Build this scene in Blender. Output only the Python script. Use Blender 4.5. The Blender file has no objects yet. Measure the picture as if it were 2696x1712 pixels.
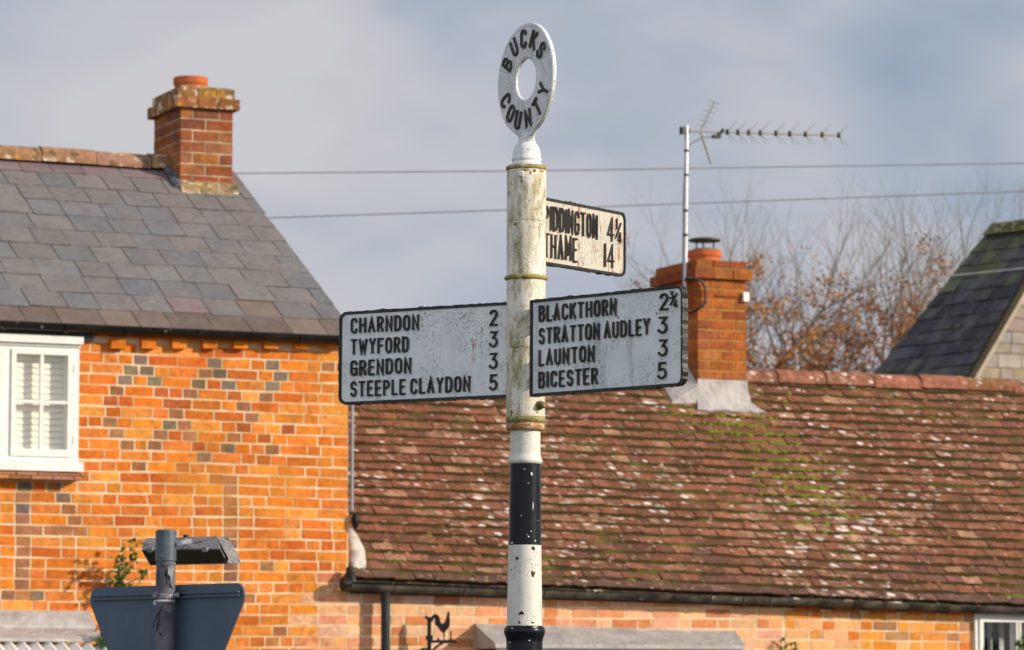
import bpy, math, random
from mathutils import Vector, Matrix

R = math.radians
sc = bpy.context.scene
COL = sc.collection

# ------------------------------------------------------------------ camera
F = 9500.0                                   # focal length in pixels of the 2696 wide photograph
CX, CY = 1348.0, 856.0
PITCH = math.atan(985.0 / F)
EYE = Vector((0, 0, 1.6))
cam = bpy.data.cameras.new('camera')
cam_o = bpy.data.objects.new('camera', cam)
COL.objects.link(cam_o)
cam_o.location = EYE
cam_o.rotation_euler = (R(90) + PITCH, 0, 0)
cam.sensor_width = 36.0
cam.lens = F / 2696.0 * 36.0
cam.clip_start, cam.clip_end = 0.1, 3000
cam.dof.use_dof = True
cam.dof.focus_distance = 10.5
cam.dof.aperture_fstop = 11.0
cam.dof.aperture_blades = 0
sc.camera = cam_o

# ------------------------------------------------------------------ light
SUN_AZ, SUN_EL = R(73), R(21)                # azimuth measured from the camera's back towards its right
SUN = Vector((math.sin(SUN_AZ) * math.cos(SUN_EL), -math.cos(SUN_AZ) * math.cos(SUN_EL), math.sin(SUN_EL)))
sun = bpy.data.lights.new('sun', 'SUN')
sun.energy = 4.7
sun.angle = R(0.5)
sun.color = (1.0, 0.88, 0.70)
sun_o = bpy.data.objects.new('sun', sun)
COL.objects.link(sun_o)
sun_o.rotation_euler = SUN.to_track_quat('Z', 'Y').to_euler()
sun_o.location = (20, -10, 15)

world = bpy.data.worlds.new('World')
sc.world = world
world.use_nodes = True
wn, wl = world.node_tree.nodes, world.node_tree.links
wn.clear()


def wnode(t, **kw):
    n = wn.new(t)
    for k, v in kw.items():
        setattr(n, k, v)
    return n


sky = wnode('ShaderNodeTexSky', sky_type='NISHITA')
sky.sun_disc = False
sky.sun_elevation = SUN_EL
sky.sun_rotation = math.atan2(SUN.x, SUN.y)
sky.air_density, sky.dust_density, sky.ozone_density = 1.0, 0.6, 1.2
bg_sky = wnode('ShaderNodeBackground')
bg_sky.inputs['Strength'].default_value = 0.1
wl.new(sky.outputs[0], bg_sky.inputs[0])
wtc = wnode('ShaderNodeTexCoord')
wmap = wnode('ShaderNodeMapping')
wmap.inputs['Scale'].default_value = (1.0, 1.0, 2.0)
wmap.inputs['Rotation'].default_value = (0, R(14), 0)
wl.new(wtc.outputs['Generated'], wmap.inputs[0])
wno = wnode('ShaderNodeTexNoise')
wno.inputs['Scale'].default_value = 13.0
wno.inputs['Detail'].default_value = 4.0
wno.inputs['Roughness'].default_value = 0.45
wno.inputs['Distortion'].default_value = 0.4
wl.new(wmap.outputs[0], wno.inputs['Vector'])


def sky_dir(px, py):
    c, s = math.cos(PITCH), math.sin(PITCH)
    u, v = (px - CX) / F, (CY - py) / F
    return Vector((u, c - v * s, s + v * c)).normalized()


# darker cloud banks standing at fixed directions in the sky
prev = None
for (px, py, rad, amt) in ((1650, 320, 300, 0.32), (1900, 290, 300, 0.24), (2380, 270, 420, 0.30), (1130, 50, 360, 0.30), (2600, 40, 420, 0.18), (1500, 40, 300, .10),
                           (2650, 420, 300, 0.12), (2050, 110, 360, -0.22), (300, 420, 900, -0.40), (620, 130, 420, -0.10), (1000, 560, 400, -0.12), (1700, 180, 260, -.12)):
    d = sky_dir(px, py)
    dist = wnode('ShaderNodeVectorMath', operation='DISTANCE')
    wl.new(wtc.outputs['Generated'], dist.inputs[0])
    dist.inputs[1].default_value = d
    mr = wnode('ShaderNodeMapRange', interpolation_type='SMOOTHSTEP')
    mr.inputs['From Min'].default_value = 0.0
    mr.inputs['From Max'].default_value = rad / F
    mr.inputs['To Min'].default_value = amt
    mr.inputs['To Max'].default_value = 0.0
    wl.new(dist.outputs['Value'], mr.inputs['Value'])
    if prev is None:
        prev = mr.outputs[0]
    else:
        a = wnode('ShaderNodeMath', operation='ADD')
        wl.new(prev, a.inputs[0])
        wl.new(mr.outputs[0], a.inputs[1])
        prev = a.outputs[0]
amp = wnode('ShaderNodeMath', operation='MULTIPLY_ADD')
wl.new(wno.outputs[0], amp.inputs[0])
amp.inputs[1].default_value = 1.5
amp.inputs[2].default_value = -0.38
add = wnode('ShaderNodeMath', operation='ADD')
wl.new(amp.outputs[0], add.inputs[0])
wl.new(prev, add.inputs[1])
ramp = wnode('ShaderNodeValToRGB')
wl.new(add.outputs[0], ramp.inputs[0])
cr = ramp.color_ramp
cr.elements[0].position = 0.0
cr.elements[0].color = (0.62, 0.61, 0.635, 1)
cr.elements[1].position = 1.0
cr.elements[1].color = (0.285, 0.365, 0.475, 1)
e = cr.elements.new(0.35)
e.color = (0.53, 0.54, 0.60, 1)
e = cr.elements.new(0.62)
e.color = (0.40, 0.455, 0.55, 1)
bg_cloud = wnode('ShaderNodeBackground')
# cloud brightness turned down overhead, out of view, to deepen the shade
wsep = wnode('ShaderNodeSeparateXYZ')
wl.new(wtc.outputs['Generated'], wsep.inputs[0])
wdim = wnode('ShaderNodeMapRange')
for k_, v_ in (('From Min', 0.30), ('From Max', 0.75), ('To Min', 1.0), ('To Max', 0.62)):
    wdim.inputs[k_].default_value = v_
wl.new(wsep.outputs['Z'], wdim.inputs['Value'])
wfill_back = wnode('ShaderNodeMapRange')  # added brightening of the unseen sky behind the camera, fills shaded sign faces
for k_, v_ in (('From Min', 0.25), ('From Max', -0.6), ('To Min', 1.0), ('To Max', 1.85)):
    wfill_back.inputs[k_].default_value = v_
wl.new(wsep.outputs['Y'], wfill_back.inputs['Value'])
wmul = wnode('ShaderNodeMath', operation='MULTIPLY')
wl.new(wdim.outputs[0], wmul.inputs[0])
wl.new(wfill_back.outputs[0], wmul.inputs[1])
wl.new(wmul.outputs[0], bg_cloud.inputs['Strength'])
wl.new(ramp.outputs[0], bg_cloud.inputs[0])
wmix = wnode('ShaderNodeMixShader')
wmix.inputs[0].default_value = 0.92
wl.new(bg_sky.outputs[0], wmix.inputs[1])
wl.new(bg_cloud.outputs[0], wmix.inputs[2])
wout = wnode('ShaderNodeOutputWorld')
wl.new(wmix.outputs[0], wout.inputs[0])

sc.view_settings.view_transform = 'Standard'
sc.view_settings.look = 'None'
sc.view_settings.exposure = 0.0
sc.view_settings.gamma = 1.0
sc.cycles.use_denoising = True
sc.cycles.max_bounces = 6
sc.cycles.transparent_max_bounces = 12


# ------------------------------------------------------------------ projection helpers
def ray(px, py):
    c, s = math.cos(PITCH), math.sin(PITCH)
    u, v = (px - CX) / F, (CY - py) / F
    return Vector((u, c - v * s, s + v * c))


def at_y(px, py, Y):
    d = ray(px, py)
    return EYE + d * (Y / d.y)


def on_plane(px, py, p0, n):
    d = ray(px, py)
    return EYE + d * ((p0 - EYE).dot(n) / d.dot(n))


# facade frame of the two cottages: u along the wall (to the right and away), nf out of the wall
TH = R(24)
U = Vector((math.cos(TH), math.sin(TH), 0))
NF = Vector((math.sin(TH), -math.cos(TH), 0))
Z = Vector((0, 0, 1))
P0 = at_y(918, 1300, 26.4)
P0.z = 0.0


def W(s, o, z):
    return P0 + U * s + NF * o + Z * z


def fac(px, py, o=0.0):
    """photo pixel -> (s, z) in the facade plane moved out by o"""
    p = on_plane(px, py, P0 + NF * o, NF)
    return (p - P0).dot(U), p.z


def fs(px, py, o=0.0):
    return fac(px, py, o)[0]


def fz(px, py, o=0.0):
    return fac(px, py, o)[1]


# ------------------------------------------------------------------ mesh builder
class MB:
    def __init__(self):
        self.v, self.f, self.c, self.m, self.sm = [], [], [], [], []

    def face(self, pts, col=(1, 1, 1), mat=0, smooth=False):
        i = len(self.v)
        self.v.extend(Vector(p) for p in pts)
        self.f.append(tuple(range(i, i + len(pts))))
        self.c.append(col)
        self.m.append(mat)
        self.sm.append(smooth)

    def shared(self, pts, faces, col=(1, 1, 1), mat=0, smooth=False, cols=None):
        i = len(self.v)
        self.v.extend(Vector(p) for p in pts)
        for k, f in enumerate(faces):
            self.f.append(tuple(i + j for j in f))
            self.c.append(cols[k] if cols else col)
            self.m.append(mat)
            self.sm.append(smooth)

    def hexa(self, p, col=(1, 1, 1), mat=0, cols=None):
        """p: 8 points, 0-3 bottom ring, 4-7 top ring"""
        F6 = [(3, 2, 1, 0), (4, 5, 6, 7), (0, 1, 5, 4), (1, 2, 6, 5), (2, 3, 7, 6), (3, 0, 4, 7)]
        self.shared(p, F6, col, mat, False, cols)

    def box(self, o, a, b, c, col=(1, 1, 1), mat=0):
        o, a, b, c = Vector(o), Vector(a), Vector(b), Vector(c)
        self.hexa([o, o + a, o + a + b, o + b, o + c, o + a + c, o + a + b + c, o + b + c], col, mat)

    def wbox(self, s0, s1, o0, o1, z0, z1, col=(1, 1, 1), mat=0):
        """box in the facade frame"""
        self.hexa([W(s0, o1, z0), W(s1, o1, z0), W(s1, o0, z0), W(s0, o0, z0),
                   W(s0, o1, z1), W(s1, o1, z1), W(s1, o0, z1), W(s0, o0, z1)], col, mat)

    def tube(self, pts, rad, n=8, col=(1, 1, 1), mat=0, caps=True, smooth=True):
        pts = [Vector(p) for p in pts]
        if not isinstance(rad, (list, tuple)):
            rad = [rad] * len(pts)
        rings = []
        t0 = (pts[1] - pts[0]).normalized()
        ref = Vector((0, 0, 1)) if abs(t0.z) < 0.9 else Vector((1, 0, 0))
        x = t0.cross(ref).normalized()
        for i, p in enumerate(pts):
            if i == 0:
                t = t0
            elif i == len(pts) - 1:
                t = (pts[i] - pts[i - 1]).normalized()
            else:
                t = (pts[i + 1] - pts[i - 1]).normalized()
            x = (x - t * x.dot(t)).normalized()
            y = t.cross(x)
            rings.append([p + (x * math.cos(2 * math.pi * k / n) + y * math.sin(2 * math.pi * k / n)) * rad[i] for k in range(n)])
        vs = [q for r in rings for q in r]
        fs_ = []
        for i in range(len(pts) - 1):
            for k in range(n):
                a, b = i * n + k, i * n + (k + 1) % n
                fs_.append((a, b, b + n, a + n))
        self.shared(vs, fs_, col, mat, smooth)
        if caps:
            self.face(list(reversed(rings[0])), col, mat)
            self.face(rings[-1], col, mat)

    def lathe(self, base, prof, n=48, col=(1, 1, 1), mat=0, smooth=True, cols=None, caps=True):
        """prof: (radius, z) from bottom to top, around the vertical through base"""
        pr, cc0 = [prof[0]], []
        for i in range(len(prof) - 1):
            (ra, za), (rb, zb) = prof[i], prof[i + 1]
            L = math.hypot(rb - ra, zb - za)
            cl = cols[i] if cols else col
            if L > 0.012:
                t = 0.002 / L
                for q in (t, 1 - t):
                    pr.append((ra + (rb - ra) * q, za + (zb - za) * q))
                    cc0.append(cl)
            pr.append((rb, zb))
            cc0.append(cl)
        prof, cols = pr, cc0
        vs = []
        for r, z in prof:
            for k in range(n):
                a = 2 * math.pi * k / n
                vs.append(Vector((base.x + r * math.cos(a), base.y + r * math.sin(a), z)))
        fs_, cc = [], []
        for i in range(len(prof) - 1):
            for k in range(n):
                a, b = i * n + k, i * n + (k + 1) % n
                fs_.append((a, b, b + n, a + n))
                cc.append(cols[i] if cols else col)
        self.shared(vs, fs_, col, mat, smooth, cc)
        if caps:
            self.face(list(reversed(vs[:n])), cc[0], mat)
            self.face(vs[-n:], cc[-1], mat)

    def build(self, name, mats, parent=None, weld=False):
        me = bpy.data.meshes.new(name)
        mw = ROOTM.get(parent.name, Matrix.Identity(4)) if parent else Matrix.Identity(4)
        inv = mw.inverted()
        me.from_pydata([inv @ v for v in self.v], [], self.f)
        if not isinstance(mats, (list, tuple)):
            mats = [mats]
        for m in mats:
            me.materials.append(m)
        at = me.attributes.new('tone', 'FLOAT_COLOR', 'CORNER')
        buf = []
        for p, c in zip(self.f, self.c):
            buf.extend([c[0], c[1], c[2], 1.0] * len(p))
        at.data.foreach_set('color', buf)
        me.polygons.foreach_set('material_index', self.m)
        me.polygons.foreach_set('use_smooth', self.sm)
        me.update()
        o = bpy.data.objects.new(name, me)
        COL.objects.link(o)
        if parent:
            o.parent = parent
            ROOTM[o.name] = mw
        return o


ROOTM = {}


def tag(o, label=None, cat=None, group=None, kind=None):
    if label:
        o['label'] = label
    if cat:
        o['category'] = cat
    if group:
        o['group'] = group
    if kind:
        o['kind'] = kind
    return o


def thing(name, loc, label, cat, group=None):
    o = bpy.data.objects.new(name, None)
    COL.objects.link(o)
    o.location = loc
    o.empty_display_size = 0.2
    ROOTM[o.name] = Matrix.Translation(Vector(loc))
    return tag(o, label, cat, group)


# ------------------------------------------------------------------ materials
class NT:
    def __init__(self, name, rough=0.8, spec=0.3, metal=0.0):
        self.mat = bpy.data.materials.new(name)
        self.mat.use_nodes = True
        self.t = self.mat.node_tree
        self.b = self.t.nodes['Principled BSDF']
        self.b.inputs['Roughness'].default_value = rough
        self.b.inputs['Specular IOR Level'].default_value = spec
        self.b.inputs['Metallic'].default_value = metal
        self.co = self.n('ShaderNodeTexCoord').outputs['Object']

    def n(self, t, **kw):
        x = self.t.nodes.new(t)
        for k, v in kw.items():
            setattr(x, k, v)
        return x

    def l(self, a, b):
        self.t.links.new(a, b)

    def attr(self):
        return self.n('ShaderNodeAttribute', attribute_name='tone').outputs['Color']

    def noise(self, scale, detail=4, rough=0.55, stretch=None, dist=0.0, off=None, vec=None):
        v = vec or self.co
        if stretch or off:
            m = self.n('ShaderNodeMapping')
            if stretch:
                m.inputs['Scale'].default_value = stretch
            if off:
                m.inputs['Location'].default_value = off
            self.l(v, m.inputs[0])
            v = m.outputs[0]
        x = self.n('ShaderNodeTexNoise')
        x.inputs['Scale'].default_value = scale
        x.inputs['Detail'].default_value = detail
        x.inputs['Roughness'].default_value = rough
        x.inputs['Distortion'].default_value = dist
        self.l(v, x.inputs['Vector'])
        return x.outputs[0]

    def step(self, v, a, b, lo=0.0, hi=1.0):
        m = self.n('ShaderNodeMapRange')
        m.inputs['From Min'].default_value = a
        m.inputs['From Max'].default_value = b
        m.inputs['To Min'].default_value = lo
        m.inputs['To Max'].default_value = hi
        self.l(v, m.inputs['Value'])
        return m.outputs[0]

    def math(self, op, a, b=None):
        m = self.n('ShaderNodeMath', operation=op)
        for i, x in enumerate((a, b)):
            if x is None:
                continue
            if isinstance(x, (int, float)):
                m.inputs[i].default_value = x
            else:
                self.l(x, m.inputs[i])
        return m.outputs[0]

    def mix(self, fac, a, b, mode='MIX'):
        m = self.n('ShaderNodeMix', data_type='RGBA', blend_type=mode)
        for sock, x in ((m.inputs[0], fac), (m.inputs[6], a), (m.inputs[7], b)):
            if isinstance(x, (int, float)):
                sock.default_value = x
            elif isinstance(x, tuple):
                sock.default_value = (x[0], x[1], x[2], 1)
            else:
                self.l(x, sock)
        return m.outputs[2]

    def base(self, c):
        if isinstance(c, tuple):
            self.b.inputs['Base Color'].default_value = (c[0], c[1], c[2], 1)
        else:
            self.l(c, self.b.inputs['Base Color'])

    def bump(self, h, strength=0.4, dist=0.005):
        x = self.n('ShaderNodeBump')
        x.inputs['Strength'].default_value = strength
        x.inputs['Distance'].default_value = dist
        self.l(h, x.inputs['Height'])
        self.l(x.outputs[0], self.b.inputs['Normal'])

    def voro(self, scale, feature='F1', rnd=1.0, vec=None):
        x = self.n('ShaderNodeTexVoronoi', feature=feature)
        x.inputs['Scale'].default_value = scale
        x.inputs['Randomness'].default_value = rnd
        self.l(vec or self.co, x.inputs['Vector'])
        return x


def simple(name, col, rough=0.6, spec=0.4, metal=0.0, var=0.25, scale=8.0, bump=0.0):
    m = NT(name, rough, spec, metal)
    n = m.noise(scale)
    a = tuple(x * (1 - var) for x in col)
    b = tuple(min(1, x * (1 + var)) for x in col)
    m.base(m.mix(m.step(n, 0.3, 0.7), a, b))
    if bump:
        m.bump(n, bump)
    return m.mat


def toned(name, rough=0.85, spec=0.2, var=0.3, scale=30.0, bump=0.3):
    """colour comes from the piece (brick, tile, slate) and is broken up by noise"""
    m = NT(name, rough, spec)
    n1, n2 = m.noise(scale, 5), m.noise(scale * 0.15, 3)
    k = m.math('ADD', m.step(n1, 0.25, 0.75, 1 - var, 1 + var), m.step(n2, 0.3, 0.7, -var * 0.5, var * 0.5))
    c = m.n('ShaderNodeVectorMath', operation='SCALE')
    m.l(m.attr(), c.inputs[0])
    m.l(k, c.inputs['Scale'])
    m.base(c.outputs[0])
    if bump:
        m.bump(n1, bump)
    return m


M = {}
# bricks: the tone of each brick with soot, efflorescence and pale lime on top
m = toned('brick', 0.92, 0.12, 0.30, 26.0, 0.6)
src = m.b.inputs['Base Color'].links[0].from_socket
w = m.step(m.noise(5.0, 6, 0.6, off=(3, 1, 2)), 0.56, 0.78, 0, 0.42)
d = m.step(m.noise(11.0, 6, 0.7, off=(7, 9, 2)), 0.53, 0.74, 0, 0.55)
y1 = m.step(m.noise(1.6, 5, 0.62, off=(5, 3, 1)), 0.50, 0.66, 0, 0.50)
r1 = m.step(m.noise(1.9, 5, 0.62, off=(1, 8, 4)), 0.52, 0.68, 0, 0.40)
c1 = m.mix(y1, src, (0.66, 0.25, 0.035))
c1 = m.mix(r1, c1, (0.42, 0.125, 0.022))
c1 = m.mix(w, c1, (0.62, 0.36, 0.16))
c1 = m.mix(d, c1, (0.24, 0.08, 0.02))
m.base(c1)
M['brick'] = m.mat
m = toned('sooty_brick', 0.94, 0.1, 0.28, 30.0, 0.6)
src = m.b.inputs['Base Color'].links[0].from_socket
c1 = m.mix(m.step(m.noise(7.0, 6, 0.68, off=(7, 9, 2)), 0.44, 0.70, 0, 0.75), src, (0.115, 0.055, 0.03))
c1 = m.mix(m.step(m.noise(5.0, 6, 0.65, off=(2, 4, 9)), 0.55, 0.70, 0, 0.45), c1, (0.34, 0.20, 0.08))
m.base(c1)
M['sooty_brick'] = m.mat
m = toned('pale_brick', 0.94, 0.1, 0.2, 26.0, 0.6)
src = m.b.inputs['Base Color'].links[0].from_socket
c1 = m.mix(m.step(m.noise(9.0, 6, 0.68, off=(7, 9, 2)), 0.52, 0.74, 0, 0.5), src, (0.66, 0.45, 0.27))
m.base(c1)
M['pale_brick'] = m.mat
M['pale_mortar'] = simple('pale_mortar', (0.72, 0.56, 0.36), 0.95, 0.1, 0, 0.2, 14, 0.5)
m = NT('mortar', 0.95, 0.1)
n = m.noise(18, 6)
n2 = m.noise(2.2, 4, off=(2, 2, 5))
c1 = m.mix(m.step(n, 0.3, 0.7), (0.66, 0.47, 0.28), (0.80, 0.64, 0.44))
c1 = m.mix(m.step(n2, 0.48, 0.62, 0, 0.7), c1, (0.54, 0.29, 0.085))
c1 = m.mix(m.step(m.noise(24, 4, off=(1, 1, 7)), 0.58, 0.70, 0, 0.5), c1, (0.40, 0.20, 0.06))
m.base(c1)
m.bump(n, 0.5)
M['mortar'] = m.mat
M['sooty_mortar'] = simple('sooty_mortar', (0.44, 0.31, 0.20), 0.95, 0.1, 0, 0.45, 9, 0.5)

# clay roof tiles: tone, lichen discs, moss film
m = toned('clay_tile', 0.92, 0.12, 0.42, 22.0, 0.7)
src = m.b.inputs['Base Color'].links[0].from_socket
big = m.noise(0.9, 4, off=(4, 2, 8))
mp = m.n('ShaderNodeMapping')
mp.inputs['Rotation'].default_value = (0, 0, -R(24))
mp.inputs['Scale'].default_value = (0.62, 1.0, 1.0)
m.l(m.co, mp.inputs[0])
v = m.voro(17.0, vec=mp.outputs[0])
wob = m.noise(45, 4)
dd = m.math('ADD', v.outputs['Distance'], m.math('MULTIPLY', wob, 0.42))
thr = m.step(big, 0.38, 0.62, 0.42, 0.74)
li = m.step(m.math('SUBTRACT', thr, dd), 0.0, 0.06, 0.0, 0.72)
gate = m.step(m.n('ShaderNodeSeparateColor').outputs[0], 0, 1) if False else None
sep = m.n('ShaderNodeSeparateColor')
m.l(v.outputs['Color'], sep.inputs[0])
li = m.math('MULTIPLY', li, m.step(sep.outputs[0], 0.32, 0.44))
c1 = m.mix(li, src, (0.50, 0.335, 0.25))
li2 = m.math('MULTIPLY', m.step(m.math('SUBTRACT', m.math('SUBTRACT', thr, 0.10), dd), 0.0, 0.05), m.step(sep.outputs[1], 0.66, 0.74))
c1 = m.mix(li2, c1, (0.72, 0.66, 0.62))
mo = m.step(m.noise(7.0, 5, 0.65, off=(1, 6, 3)), 0.44, 0.64, 0, 0.72)
c1 = m.mix(mo, c1, (0.100, 0.060, 0.030))
pk = m.step(m.noise(19.0, 5, 0.7, off=(6, 1, 3)), 0.56, 0.70, 0, 0.55)
c1 = m.mix(pk, c1, (0.40, 0.225, 0.16))
gm = m.step(m.noise(26.0, 4, 0.7, off=(2, 2, 9)), 0.60, 0.70, 0, 0.7)
c1 = m.mix(gm, c1, (0.085, 0.080, 0.020))
m.base(c1)
M['tile'] = m.mat

# slates
m = toned('slate', 0.62, 0.35, 0.16, 22.0, 0.3)
src = m.b.inputs['Base Color'].links[0].from_socket
st = m.step(m.noise(4.5, 6, 0.68, off=(5, 5, 1)), 0.46, 0.70, 0, 0.5)
c1 = m.mix(st, src, (0.225, 0.185, 0.160))
rn_ = m.step(m.noise(6.0, 6, 0.65, stretch=(1.3, 1.3, 0.25), off=(2, 6, 2)), 0.50, 0.68, 0, 0.45)
c1 = m.mix(rn_, c1, (0.115, 0.098, 0.092))
sp = m.step(m.noise(16, 4, 0.6, off=(9, 2, 2)), 0.66, 0.74, 0, 0.7)
c1 = m.mix(sp, c1, (0.42, 0.36, 0.28))
m.base(c1)
M['slate'] = m.mat
m = toned('dark_slate', 0.6, 0.35, 0.35, 9.0, 0.3)
src = m.b.inputs['Base Color'].links[0].from_socket
c1 = m.mix(m.step(m.noise(2.6, 6, 0.6), 0.50, 0.70, 0, 0.6), src, (0.15, 0.155, 0.125))
c1 = m.mix(m.step(m.noise(4.0, 4, 0.6, off=(3, 3, 3)), 0.66, 0.74, 0, 0.7), c1, (0.30, 0.20, 0.03))
m.base(c1)
M['dark_slate'] = m.mat

# mossy, lichen covered ridge and corbel pieces
m = toned('weathered_clay', 0.95, 0.1, 0.3, 20.0, 0.7)
src = m.b.inputs['Base Color'].links[0].from_socket
c1 = m.mix(m.step(m.noise(13, 5, 0.6), 0.54, 0.62), src, (0.60, 0.50, 0.38))
c1 = m.mix(m.step(m.noise(8, 5, 0.6, off=(2, 7, 2)), 0.58, 0.66, 0, 0.8), c1, (0.52, 0.27, 0.03))
c1 = m.mix(m.step(m.noise(10, 5, 0.6, off=(8, 3, 6)), 0.56, 0.66, 0, 0.8), c1, (0.075, 0.075, 0.02))
m.base(c1)
M['weathered'] = m.mat

M['toned'] = toned('coloured_mortar', 0.9, 0.2, 0.2, 14, 0.4).mat
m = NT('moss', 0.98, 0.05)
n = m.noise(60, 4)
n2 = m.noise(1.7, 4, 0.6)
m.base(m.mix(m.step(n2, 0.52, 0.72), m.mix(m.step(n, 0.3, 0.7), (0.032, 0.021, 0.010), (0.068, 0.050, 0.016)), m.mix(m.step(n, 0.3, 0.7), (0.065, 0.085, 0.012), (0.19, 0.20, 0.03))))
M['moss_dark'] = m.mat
m = NT('moss_cushion', 0.98, 0.05)
n = m.noise(60, 4)
m.base(m.mix(m.step(n, 0.3, 0.7), (0.070, 0.090, 0.012), (0.22, 0.225, 0.032)))
M['moss'] = m.mat

# sheet lead
m = NT('lead', 0.62, 0.4, 0.0)
n, n2 = m.noise(6, 5, 0.6), m.noise(1.6, 4, 0.6, stretch=(1, 1, 3))
c1 = m.mix(m.step(n, 0.3, 0.7), (0.30, 0.285, 0.28), (0.50, 0.475, 0.465))
c1 = m.mix(m.step(n2, 0.5, 0.68, 0, 0.6), c1, (0.40, 0.345, 0.315))
c1 = m.mix(m.step(m.noise(14, 4, off=(3, 1, 1)), 0.66, 0.72, 0, 0.6), c1, (0.68, 0.66, 0.66))
m.base(c1)
m.bump(m.math('ADD', n, m.math('MULTIPLY', m.noise(17, 4, 0.6, off=(4, 4, 4)), 0.4)), 0.9, 0.03)
M['lead'] = m.mat
M['dark_lead'] = simple('old_lead', (0.10, 0.10, 0.115), 0.55, 0.4, 0, 0.6, 14, 0.6)
M['render_lime'] = simple('lime_fillet', (0.50, 0.465, 0.42), 0.95, 0.1, 0, 0.4, 14, 1.0)

# black rainwater goods and ironwork
m = NT('black_iron', 0.5, 0.25)
n = m.noise(7, 5, 0.6)
c1 = m.mix(m.step(n, 0.45, 0.7), (0.008, 0.007, 0.006), (0.022, 0.018, 0.014))
c1 = m.mix(m.step(m.noise(14, 3, off=(3, 4, 4)), 0.69, 0.75, 0, 0.8), c1, (0.45, 0.38, 0.28))
m.base(c1)
M['gutter'] = m.mat
m = NT('old_gutter', 0.7, 0.3)
n = m.noise(6, 5, 0.6)
c1 = m.mix(m.step(n, 0.40, 0.62), (0.018, 0.015, 0.012), (0.10, 0.085, 0.065))
c1 = m.mix(m.step(m.noise(10, 3, off=(3, 4, 4)), 0.66, 0.72, 0, 0.8), c1, (0.33, 0.29, 0.22))
m.base(c1)
M['old_gutter'] = m.mat
M['black'] = simple('black_paint', (0.014, 0.014, 0.015), 0.4, 0.4, 0, 0.4, 20)
M['white_wood'] = simple('white_joinery', (0.78, 0.77, 0.74), 0.5, 0.4, 0, 0.06, 12, 0.1)
M['blind'] = simple('shutter_slats', (0.80, 0.76, 0.66), 0.55, 0.3, 0, 0.05, 10)
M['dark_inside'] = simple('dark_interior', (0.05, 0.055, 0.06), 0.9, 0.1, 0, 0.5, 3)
M['curtain'] = simple('grey_curtain', (0.30, 0.31, 0.32), 0.9, 0.1, 0, 0.5, 4)
M['terracotta'] = simple('terracotta', (0.50, 0.135, 0.045), 0.85, 0.2, 0, 0.2, 14, 0.3)
M['steel'] = simple('galvanised_steel', (0.62, 0.62, 0.60), 0.35, 0.5, 0.6, 0.15, 10)
M['cowl_metal'] = simple('dark_cowl', (0.09, 0.09, 0.09), 0.35, 0.5, 0.4, 0.4, 8)  # one dark grey over the whole cowl
M['alu'] = simple('aluminium', (0.55, 0.55, 0.56), 0.4, 0.5, 0.7, 0.15, 20)
M['pale_rod'] = simple('weathered_alloy', (0.34, 0.32, 0.29), 0.6, 0.4, 0.2, 0.2, 20)
M['grey_plastic'] = simple('grey_plastic', (0.30, 0.30, 0.33), 0.5, 0.4, 0, 0.1, 12)
M['wire'] = simple('wire_sheath', (0.22, 0.22, 0.25), 0.7, 0.2, 0, 0.1, 3)

g = NT('window_glass')
t = g.t
out = [x for x in t.nodes if x.type == 'OUTPUT_MATERIAL'][0]
tr = g.n('ShaderNodeBsdfTransparent')
gl = g.n('ShaderNodeBsdfGlossy')
gl.inputs['Roughness'].default_value = 0.02
fr = g.n('ShaderNodeLayerWeight')
fr.inputs['Blend'].default_value = 0.25
ms = g.n('ShaderNodeMixShader')
g.l(g.math('ADD', g.math('MULTIPLY', g.math('POWER', fr.outputs['Facing'], 3.0), 0.6), 0.05), ms.inputs[0])
g.l(tr.outputs[0], ms.inputs[1])
g.l(gl.outputs[0], ms.inputs[2])
g.l(ms.outputs[0], out.inputs[0])
M['glass'] = g.mat


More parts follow.
